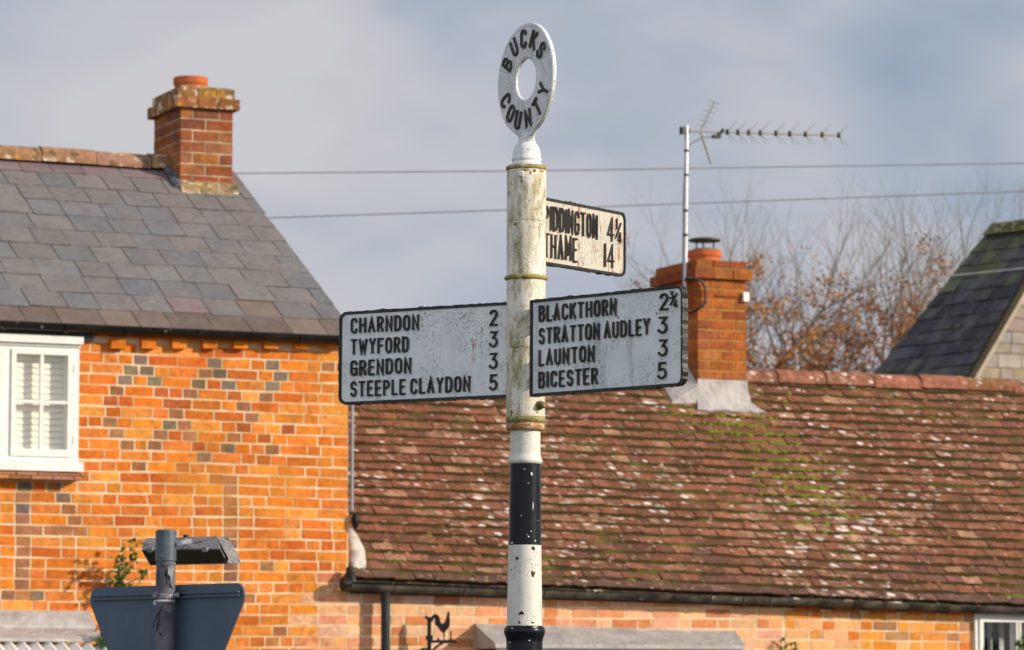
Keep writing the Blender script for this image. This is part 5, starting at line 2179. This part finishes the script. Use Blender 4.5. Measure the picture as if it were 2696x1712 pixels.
# lead covered bay over a window, and the right hand window
bs0, bs1 = fs(1252, 1660, .02), fs(1937, 1665, .02)
zt_a, zt_b = fz(1252, 1642, .03), fz(1937, 1662, .03)
zbb = fz(1600, 1697, .5)
mb = MB()
n_ = 10
for k in range(n_):
    t0_, t1_ = k / n_, (k + 1) / n_
    a, b = bs0 + (bs1 - bs0) * t0_, bs0 + (bs1 - bs0) * t1_
    za_, zb_ = zt_a + (zt_b - zt_a) * t0_, zt_a + (zt_b - zt_a) * t1_
    mb.hexa([W(a, .02, za_ - .06), W(b, .02, zb_ - .06), W(b, 0, zb_ - .06), W(a, 0, za_ - .06), W(a, .03, za_), W(b, .03, zb_), W(b, 0, zb_), W(a, 0, za_)])
    ea = -.05 if k == 0 else 0
    eb = -.17 if k == n_ - 1 else 0
    mb.hexa([W(a + ea, .50, zbb - .03), W(b + eb, .50, zbb - .03), W(b, .01, zbb - .03), W(a, .01, zbb - .03), W(a + ea, .50, zbb), W(b + eb, .50, zbb), W(b, .028, zb_ - .012), W(a, .028, za_ - .012)])
    if k in ():
        mb.hexa([W(a - .012, .51, zbb - .03), W(a + .012, .51, zbb - .03), W(a + .012, .03, za_ - .03), W(a - .012, .03, za_ - .03), W(a - .012, .51, zbb + .014), W(a + .012, .51, zbb + .014), W(a + .012, .03, za_ + .002), W(a - .012, .03, za_ + .002)])
bay = mb.build('bay_roof', M['lead'], cot)
mb = MB()
mb.wbox(bs0, bs1 - .18, .40, .46, zbb - .14, zbb - .032)
for k in range(5):
    s = bs0 + .02 + (bs1 - bs0 - .27) * k / 4
    mb.wbox(s, s + .06, .38, .45, .95, zbb - .14)
mb.wbox(bs0, bs1 - .18, .0, .46, .85, .95)
mb.wbox(bs0, bs1 - .18, .0, .42, .12, .85)
mb.build('bay_frame', M['white_wood'], bay)
mb = MB()
mb.face([W(bs0 + .03, .41, .95), W(bs1 - .21, .41, .95), W(bs1 - .21, .41, zbb - .14), W(bs0 + .03, .41, zbb - .14)])
mb.build('pane', M['glass'], bay)
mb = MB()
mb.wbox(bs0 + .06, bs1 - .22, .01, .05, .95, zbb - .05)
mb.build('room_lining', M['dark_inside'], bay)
rs0 = fs(2568, 1660, .03)
rw_lights = [(fs(2588, 1680, .03), fs(2674, 1680, .03), .95, fz(2630, 1638, .03))]
lw = rw_lights[0][1] - rw_lights[0][0]
rw_lights.append((rw_lights[0][1] + .045, rw_lights[0][1] + .045 + lw, .95, rw_lights[0][3]))
frr = casement(cot, rs0, rw_lights[1][1] + .06, .88, fz(2570, 1616, .03), .03, rw_lights, ([], [.5]), False)
mb = MB()
x = rs0
while x < rs0 + 1.2:
    mb.hexa([W(x + .02, -.16, .9), W(x + .09, -.20, .9), W(x + .09, -.21, .9), W(x + .02, -.17, .9), W(x + .02, -.16, hole_r[3]), W(x + .09, -.20, hole_r[3]), W(x + .09, -.21, hole_r[3]), W(x + .02, -.17, hole_r[3])])
    x += .105
mb.build('curtain', M['curtain'], frr)
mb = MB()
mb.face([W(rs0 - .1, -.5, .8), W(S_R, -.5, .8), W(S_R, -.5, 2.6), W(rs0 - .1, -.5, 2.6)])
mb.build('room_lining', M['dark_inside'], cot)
# conduit with a junction bulb up the corner of the house
mb = MB()
k_s = .022
mb.tube([W(k_s, .008, fz(922, 1345)), W(k_s, .008, fz(922, 1010))], .0125, 10)
mb.build('conduit', M['grey_plastic'], house)
mb = MB()
c = W(k_s + .02, .03, fz(925, 1372))
mb.tube([c - Z * .06, c - Z * .02, c + Z * .03, c + Z * .06], [.010, .030, .028, .010], 12)
mb.build('cable_gland', M['gutter'], house)

# ------------------------------------------------------------------ cockerel bracket on the wall
RO_ = .13
kr = 200.0 / 2317.0
rp = lambda x, y: (1060 + x * kr, 1580 + y * kr)
rb = W(fs(1130, 1700, RO_), RO_, fz(1130, 1712, RO_))
cock = thing('cockerel_bracket', W(fs(1130, 1700, 0), 0, fz(1130, 1760, 0)), 'black iron wall bracket with a cockerel silhouette beside the downpipe', 'bracket')
QD = R(-24)                                               # the silhouette's plane swings out of the wall
QX = Vector((math.cos(QD), math.sin(QD), 0))
QN = Vector((math.sin(QD), -math.cos(QD), 0))


def rk(x, y, o=0.0):
    return on_plane(*rp(x, y), rb + QN * o, QN)


def silhouette(mb, pts, t_=.010):
    a = [rk(x, y, t_ / 2) for x, y in pts]
    b = [p - QN * t_ for p in a]
    mb.face(list(reversed(a)))
    mb.face(b)
    for i in range(len(a)):
        j = (i + 1) % len(a)
        mb.face([a[i], a[j], b[j], b[i]])


mb = MB()
silhouette(mb, [(770, 640), (850, 560), (890, 500), (930, 445), (990, 425), (1050, 445), (1100, 500), (1130, 580), (1145, 660), (1165, 710), (1210, 725), (1265, 695),
                (1305, 630), (1325, 560), (1340, 480), (1365, 400), (1390, 335), (1415, 390), (1420, 460), (1410, 500), (1430, 570), (1435, 660), (1425, 760), (1390, 850), (1330, 920), (1290, 975), (1262, 1015),
                (1230, 1000), (1180, 975), (1120, 910), (1080, 840), (1050, 800), (1000, 775), (985, 740), (985, 660), (980, 590), (955, 545), (920, 590), (905, 650), (860, 690), (800, 700)])
silhouette(mb, [(1235, 990), (1275, 990), (1262, 1225), (1245, 1225)])
silhouette(mb, [(1040, 1225), (1080, 1120), (1110, 1225)])
silhouette(mb, [(1440, 1225), (1450, 1120), (1440, 1050), (1465, 940), (1490, 960), (1475, 1080), (1495, 1225)])
mb.build('cockerel', M['black'], cock)
mb = MB()
silhouette(mb, [(860, 1230), (1240, 1215), (1600, 1215), (1620, 1260), (1700, 1285), (1640, 1310), (1400, 1310), (1240, 1330), (1090, 1420), (960, 1530), (880, 1640), (855, 1640), (900, 1500), (1010, 1400), (1140, 1310), (860, 1310)])
mb.tube([rk(812, 520), rk(812, 2300)], .016, 10)
mb.tube([rk(812, 1080), rk(812, 1220)], .028, 10)
mb.tube([rk(700, 500), rk(760, 560), rk(812, 600)], .012, 8)
pm = rk(812, 2100)
s_, z__ = (pm - P0).dot(U), pm.z
mb.tube([pm, W(s_, 0, z__)], .013, 8)
pm = rk(812, 1500)
mb.tube([pm, W((pm - P0).dot(U), 0, pm.z)], .013, 8)
mb.build('bracket_arm', M['black'], cock)


# ------------------------------------------------------------------ plants
def sprig(name, base, normal, label, stems, leaf, seed, group=None):
    """woody stems with small leaves springing from the wall"""
    r = random.Random(seed)
    root = thing(name, base, label, 'plant', group)
    ms_, ml_ = MB(), MB()
    for (tip, bend) in stems:
        pts = []
        for k in range(7):
            t_ = k / 6
            p = base + tip * t_ + bend * (t_ * (1 - t_)) + Vector((r.uniform(-.006, .006), r.uniform(-.006, .006), r.uniform(-.006, .006)))
            pts.append(p)
        ms_.tube(pts, [.006 * (1 - .7 * k / 6) for k in range(7)], 6, (.07, .05, .03))
        for k in range(1, 7):
            for _ in range(leaf[0]):
                c = pts[k] + Vector((r.gauss(0, leaf[1]), r.gauss(0, leaf[1]), r.gauss(0, leaf[1])))
                d = Vector((r.gauss(0, 1), r.gauss(0, 1) - .3, r.gauss(0, 1) - .2)).normalized()
                n_ = d.cross(Vector((r.gauss(0, 1), r.gauss(0, 1), r.gauss(0, 1)))).normalized()
                s_ = d.cross(n_)
                L = r.uniform(.6, 1.2) * leaf[2]
                g_ = r.choice([(.055, .12, .02), (.08, .16, .025), (.035, .075, .018), (.12, .17, .03)])
                ml_.face([c, c + d * L * .4 + s_ * L * .3 + n_ * L * .05, c + d * L, c + d * L * .4 - s_ * L * .3 + n_ * L * .05], jit(g_, r, .25))
    ms_.build('stem', M['bark'], root)
    ml_.build('foliage', M['leaf'], root)
    return root


b_ = W(fs(300, 1555, .02), .02, fz(300, 1560, .02))
sprig('wall_shrub', b_, NF, 'small green shrub sprouting from the orange brick wall behind the road sign',
      [(Z * .36 + U * .10 + NF * .26, NF * .05), (Z * .22 - U * .02 + NF * .22, U * .05), (Z * .30 + U * .03 + NF * .16, -U * .03), (Z * .12 + U * .14 + NF * .28, Z * .04)],
      (6, .026, .055), 3)
b_ = W(fs(272, 1730, .45), .5, fz(272, 1730, .45))
sprig('porch_plant', b_, NF, 'bright green leafy plant at the end of the lead porch roof',
      [(Z * .20 + U * .01, NF * .02), (Z * .14 + U * .04, NF * .02), (Z * .16 - U * .03, NF * .03)], (9, .022, .05), 4)
b_ = W(fs(2066, 1740, .06), .04, fz(2066, 1745, .06))
sprig('creeper', b_, NF, 'thin green creeper at the joint of the pink and buff brick walls',
      [(Z * .17 + NF * .03, U * .02), (Z * .14 + U * .10 + NF * .04, Z * .02), (Z * .12 - U * .03 + NF * .02, Z * .02)], (5, .016, .035), 5)
b_ = W(fs(2692, 1735, .25), .25, fz(2692, 1740, .25))
sprig('window_shrub', b_, NF, 'dark green shrub in front of the white cottage window at the far right',
      [(Z * .17 + U * .02, NF * .02), (Z * .12 + U * .10, NF * .03), (Z * .13 - U * .02, NF * .03)], (9, .025, .05), 6)

# ------------------------------------------------------------------ the stone house
YS = 56.0
rnd = random.Random(31)
# near gable plane, seen almost frontally and lit; ridge runs back and left
SG = R(26)
GU = Vector((math.cos(SG), math.sin(SG), 0))
GN = Vector((math.sin(SG), -math.cos(SG), 0))
v1 = at_y(2532, 1020, YS)
apex_l = on_plane(2790, 575, v1, GN)
verge = (apex_l - v1)
sh = thing('stone_house', Vector((apex_l.x, apex_l.y, 0)), 'pale stone house with dark mossy slate roof behind the cottage ridge', 'house')
ridge_far = None
# far ridge end: intersect the ray with the vertical plane through the apex running along -GN
pn = GU
ridge_far = on_plane(2612, 597, apex_l, (GU + GN * .0))
# roof plane through verge and ridge
rn = verge.cross(ridge_far - apex_l).normalized()
if rn.z < 0:
    rn = -rn
hip = on_plane(2150, 1180, apex_l, rn)
low = v1 - verge.normalized() * 3.5
hip2 = on_plane(2290, 1000, apex_l, rn)
hd = (hip2 - ridge_far).normalized()
low_h = ridge_far + hd * ((ridge_far.z - low.z) / max(.05, -hd.z))
mb = MB()
nrw = 26
th_ = .018
for r_ in range(nrw):
    v0, v1_ = r_ / nrw, min(1, (r_ + 1.3) / nrw)
    L0, L1 = low_h.lerp(ridge_far, v0), low.lerp(apex_l, v0)
    H0, H1 = low_h.lerp(ridge_far, v1_), low.lerp(apex_l, v1_)
    nt = max(5, int((L1 - L0).length / .33))
    for k in range(-1, nt):
        a = (k + (.5 if r_ % 2 else 0)) / nt
        b = min(1, a + 1 / nt - .012 / 4)
        a = max(0, a)
        if b - a < .02:
            continue
        l0 = th_ * 1.3 + rnd.uniform(-.010, .010)
        q0, q1, q2, q3 = L0.lerp(L1, a) + rn * l0, L0.lerp(L1, b) + rn * l0, H0.lerp(H1, b) + rn * .004, H0.lerp(H1, a) + rn * .004
        c_ = rnd.choice([(.040, .043, .054), (.052, .053, .060), (.064, .065, .070), (.032, .035, .046), (.070, .067, .064)])
        if v0 > .80:
            c_ = rnd.choice([(.075, .085, .05), (.10, .105, .04), (.07, .075, .07), c_])
        c_ = jit(c_, rnd, .3)
        mb.face([q0, q1, q2, q3], c_)
        mb.face([q0 - rn * th_, q1 - rn * th_, q1, q0], tuple(x * .4 for x in c_))
mb.face([low_h, low, apex_l, ridge_far], (.03, .03, .03))
# hipped far end and the other slope
mirror = lambda p: p + GU * (2 * (apex_l - p).dot(GU))
mb.face([low_h, ridge_far, mirror(low_h)], (.04, .04, .045))
mb.face([apex_l, mirror(low), mirror(low_h), ridge_far], (.04, .04, .045))
rf = mb.build('roof', M['dark_slate'], sh)
mb = MB()
ex = apex_l + (apex_l - ridge_far).normalized() * .05
dirr = (ex - ridge_far)
sd_ = dirr.cross(Z).normalized()
n_ = 4
for k in range(n_):
    a, b = ridge_far + dirr * (k / n_), ridge_far + dirr * ((k + .97) / n_)
    up_ = Z * .055
    pr_ = [a + sd_ * .20 - Z * .15, a + up_, a - sd_ * .20 - Z * .15], [b + sd_ * .20 - Z * .15, b + up_, b - sd_ * .20 - Z * .15]
    cc_ = jit((.105, .105, .045), rnd, .3)
    mb.face([pr_[0][0], pr_[1][0], pr_[1][1], pr_[0][1]], cc_)
    mb.face([pr_[0][1], pr_[1][1], pr_[1][2], pr_[0][2]], cc_)
    mb.face(list(reversed(pr_[0])), cc_)
    mb.face(pr_[1], cc_)
mb.build('ridge_tiles', M['weathered'], rf)
# gable wall of coursed stone
mb = MB()
vd = verge.normalized()
wl0 = low - GN * .02
ap = apex_l - GN * .02
zlow = low.z
mb.face([Vector((low.x, low.y, 0)) - GN * .03, Vector((mirror(low).x, mirror(low).y, 0)) - GN * .03, mirror(low) - GN * .03 - Z * .05, ap - GN * .01 - Z * .05, low - GN * .03 - Z * .05], (.20, .155, .10))
for a_, b_2 in ((low, low_h), (mirror(low), mirror(low_h)), (low_h, mirror(low_h))):
    a2, b2 = a_ - GN * .03, b_2
    mb.face([Vector((a2.x, a2.y, 0)), Vector((b2.x, b2.y, 0)), b2 - Z * .02, a2 - Z * .02], (.20, .155, .10))
z_ = zlow - 1.0
while z_ < apex_l.z:
    hgt_ = rnd.uniform(.15, .24)
    zt_ = z_ + hgt_
    # wall's left edge at this height
    t_ = (z_ + hgt_ - low.z) / (apex_l.z - low.z)
    left = low.lerp(apex_l, max(0, t_)) + GU * .05
    left.z = 0
    x = 0.0
    wmax = 2 * (apex_l - left).dot(GU) - .05
    while x < min(wmax, 5.5):
        w_ = rnd.uniform(.22, .52)
        e_ = .014
        o_ = left + GU * x + GN * (-.022 + rnd.uniform(0, .012))
        c_ = jit(rnd.choice([(.33, .275, .215), (.37, .32, .275), (.36, .33, .305), (.31, .25, .185), (.39, .355, .325)]), rnd, .1)
        ww = min(w_, wmax - x)
        if ww > .08:
            mb.box(o_ + GU * e_ + Z * (z_ + e_) - GN * .02, GU * (ww - e_), GN * .02, Z * (hgt_ - e_), c_)
        x += w_
    z_ = zt_
mb.build('wall', M['stone'], sh)
mb = MB()
# stone verge strip under the slates
for off, wd_, dp_, cl in ((-.05, .16, .04, (.46, .38, .30)), (-.02, .07, .09, (.06, .05, .035))):
    a, b = low + GN * .0, apex_l
    dn = vd.cross(GN).normalized()
    if dn.z > 0:
        dn = -dn
    mb.hexa([a + GN * dp_ + dn * (wd_ if off < -.03 else wd_), b + GN * dp_ + dn * wd_, b - GN * .05 + dn * wd_, a - GN * .05 + dn * wd_,
             a + GN * dp_ + dn * (0.06 if off < -.03 else -.02), b + GN * dp_ + dn * (0.06 if off < -.03 else -.02), b - GN * .05 + dn * (0.06 if off < -.03 else -.02), a - GN * .05 + dn * (0.06 if off < -.03 else -.02)], cl)
mb.build('verge', M['stone'], rf)


# ------------------------------------------------------------------ trees beyond the roofs
def tree(name, base, height, label, seed, lean, leaf_n, leaf_top, spread, fork, trunk_r=.11):
    r = random.Random(seed)
    root = thing(name, base, label, 'tree', 'autumn trees behind the cottage')
    mt, mc = MB(), MB()
    ends = []

    def grow(p, d, L, rad, depth):
        pts, rads = [p], [rad]
        n_ = 4
        q = p.copy()
        dd = d.copy()
        for k in range(n_):
            dd = (dd + Vector((r.gauss(0, .10), r.gauss(0, .10), r.gauss(.035, .05)))).normalized()
            q = q + dd * (L / n_)
            pts.append(q.copy())
            rads.append(rad * (1 - .38 * (k + 1) / n_))
        (mt if depth <= 1 else mc).tube(pts, rads, 7 if depth < 2 else 4, caps=False)
        if depth >= 2:
            ends.append((pts, depth))
        if depth == 6 or rad < .003:
            return
        k = 3 if depth == 0 else r.choice([2, 2, 3])
        for i in range(k):
            az = 2 * math.pi * (i + r.random() * .6) / k
            perp = dd.orthogonal().normalized()
            perp.rotate(Matrix.Rotation(az, 3, dd))
            sp_ = spread * r.uniform(.6, 1.3)
            nd = (dd + perp * sp_ + Vector((0, 0, .10))).normalized()
            grow(q, nd, (L * r.uniform(.66, .86) if depth else height * .15 * r.uniform(.8, 1.2)), rads[-1] * r.uniform(.70, .88), depth + 1)
        if depth == 0:
            for j in (2, 3, 3, 3):
                perp = dd.orthogonal().normalized()
                perp.rotate(Matrix.Rotation(r.uniform(0, 6.3), 3, dd))
                grow(pts[j].lerp(pts[j + 1], r.random()), (dd * .7 + perp * r.uniform(.4, .7)).normalized(), height * r.uniform(.08, .14), rads[j] * .35, 2)
        if depth >= 1:
            for _ in range(2 if depth < 4 else 1):
                j = r.randint(1, 3)
                perp = dd.orthogonal().normalized()
                perp.rotate(Matrix.Rotation(r.uniform(0, 6.3), 3, dd))
                grow(pts[j], (dd * .6 + perp * r.uniform(.5, .9) + Vector((0, 0, .15))).normalized(), L * r.uniform(.4, .62), rads[j] * .45, depth + 2 if depth < 4 else 5)

    d0 = Vector((lean[0], lean[1], 1)).normalized()
    grow(base.copy() - Z * .1, d0, height * fork, trunk_r, 0)
    # settle on the wanted height
    k = height / (max(v.z for v in mc.v) - base.z)
    S3 = lambda v: base + Vector(((v.x - base.x) * (.5 + .5 * k), (v.y - base.y) * (.5 + .5 * k), (v.z - base.z) * k))
    mt.v = [S3(v) for v in mt.v]
    mc.v = [S3(v) for v in mc.v]
    ends[:] = [([S3(p) for p in pts], dep) for pts, dep in ends]
    mt.build('trunk', M['bark'], root)
    cand = []
    for pts, depth in ends:
        if depth >= 3:
            for p in pts[1:]:
                f = (p.z - base.z) / height
                if f < leaf_top and r.random() < max(.03, 1 - (max(0, f - .62) / (leaf_top - .62)) ** .8):
                    cand.append(p)
    r.shuffle(cand)
    tot = 0
    while cand and tot < leaf_n:
        c0 = r.choice(cand)
        cl = r.randint(18, 46)
        sg_ = r.uniform(.09, .20)
        tone = r.choice([(.44, .165, .035), (.38, .135, .035), (.50, .22, .045), (.34, .14, .05), (.42, .20, .08)])
        for _ in range(cl):
            c = c0 + Vector((r.gauss(0, sg_), r.gauss(0, sg_), r.gauss(0, sg_ * .7)))
            d = Vector((r.gauss(0, 1), r.gauss(0, 1), r.gauss(0, 1))).normalized()
            e_ = d.orthogonal().normalized()
            e_.rotate(Matrix.Rotation(r.uniform(0, 6.3), 3, d))
            L = r.uniform(.045, .095)
            mc.face([c, c + d * L * .5 + e_ * L * .35, c + d * L, c + d * L * .5 - e_ * L * .35], jit(tone, r, .25), 1)
            tot += 1
    mc.build('crown', [M['twig'], M['leaf']], root)
    return root


YT = 66.0


def tbase(px, Y):
    p = at_y(px, 1400, Y)
    return Vector((p.x, p.y, 0))


for i, (px, Y, h, lean, leaf, top, spread, fork, tr, lab) in enumerate((
        (2085, 64, 11.10, (-.10, 0), 7500, .90, .52, .66, .15, 'leaning autumn tree with dense orange leaves beside the cottage chimney'),
        (2140, 68, 10.90, (.03, 0), 5000, .86, .42, .70, .11, 'slender autumn tree with rusty leaves, second from the chimney'),
        (2198, 66, 11.30, (-.015, 0), 5200, .87, .44, .70, .14, 'straight autumn tree with a dark trunk and orange leaves half way up'),
        (2243, 67, 11.50, (.02, 0), 2000, .80, .46, .72, .14, 'straight nearly bare tree with a few orange leaves low down'),
        (2345, 69, 11.10, (.0, 0), 450, .78, .60, .74, .15, 'bare spreading tree beside the dark slate roof'),
        (2015, 72, 11.50, (.02, 0), 500, .78, .34, .66, .09, 'bare upright tree rising directly behind the cottage chimney'),
        (2290, 76, 11.70, (.05, 0), 700, .76, .50, .68, .08, 'thin bare tree standing farther back between the trunks'))):
    tree('autumn_tree', tbase(px, Y), h, lab, 100 + i, lean, leaf, top, spread, fork, tr)

# low orange thicket at the foot of the trees
for i, (px, Y, hh, lab) in enumerate(((2040, 60, 5.0, 'low orange bush next to the chimney foot'), (2330, 62, 5.05, 'low orange bush left of the dark slate roof'), (2165, 61, 4.7, 'low rusty bush between the tree trunks'))):
    r = random.Random(300 + i)
    bs = tbase(px, Y)
    bt = thing('autumn_bush', bs, lab, 'bush', 'orange bushes under the trees')
    m1, m2 = MB(), MB()
    for k in range(16):
        tip = bs + Vector((r.gauss(0, .5), r.gauss(0, .5), hh * r.uniform(.75, 1.05)))
        mid_ = bs.lerp(tip, .55) + Vector((r.gauss(0, .15), r.gauss(0, .15), 0))
        m1.tube([bs + Vector((r.gauss(0, .1), r.gauss(0, .1), -.05)), mid_, tip], [.03, .018, .006], 5, caps=False)
        for _ in range(34):
            t_ = r.uniform(.45, 1.02)
            c = (bs.lerp(mid_, t_ / .55) if t_ < .55 else mid_.lerp(tip, (t_ - .55) / .45)) + Vector((r.gauss(0, .14), r.gauss(0, .14), r.gauss(0, .10)))
            d = Vector((r.gauss(0, 1), r.gauss(0, 1), r.gauss(0, 1))).normalized()
            e_ = d.orthogonal().normalized()
            L = r.uniform(.06, .11)
            m2.face([c, c + d * L * .5 + e_ * L * .35, c + d * L, c + d * L * .5 - e_ * L * .35], jit(r.choice([(.45, .16, .02), (.38, .12, .02), (.5, .21, .03)]), r, .25))
    m1.build('stem', M['bark'], bt)
    m2.build('foliage', M['leaf'], bt)


# ------------------------------------------------------------------ overhead wires
def wire(name, pts, rad, label, sag=0.0):
    mb = MB()
    full = []
    for (a, b) in zip(pts[:-1], pts[1:]):
        for k in range(12):
            t_ = k / 12
            full.append(a.lerp(b, t_) - Z * sag * 4 * t_ * (1 - t_))
    full.append(pts[-1])
    mb.tube(full, rad, 8)
    return tag(mb.build(name, M['wire']), label, 'wire', 'wires crossing the sky')


def far(px, py, Y):
    return at_y(px, py, Y)


wire('overhead_wire', [far(-6000, 540, 33), far(560, 457, 39), far(1400, 450, 40), far(2696, 430, 42), far(9000, 330, 50)], .007, 'upper thin grey wire crossing the sky behind the post')
wire('overhead_wire', [far(-6000, 780, 32), far(700, 574, 38), far(1400, 551, 39), far(2696, 504, 41), far(9000, 300, 48)], .007, 'lower thin grey wire crossing the sky through the tree tops')
jb = W(c_s1 + .012, ch2_o, zl_)
wire('drop_cable', [jb, far(2280, 748, 34), far(2520, 724, 38), far(2696, 706, 41), far(3600, 600, 52), far(6500, 330, 80)], .005, 'thin drop cable from the white box on the cottage chimney to the right')
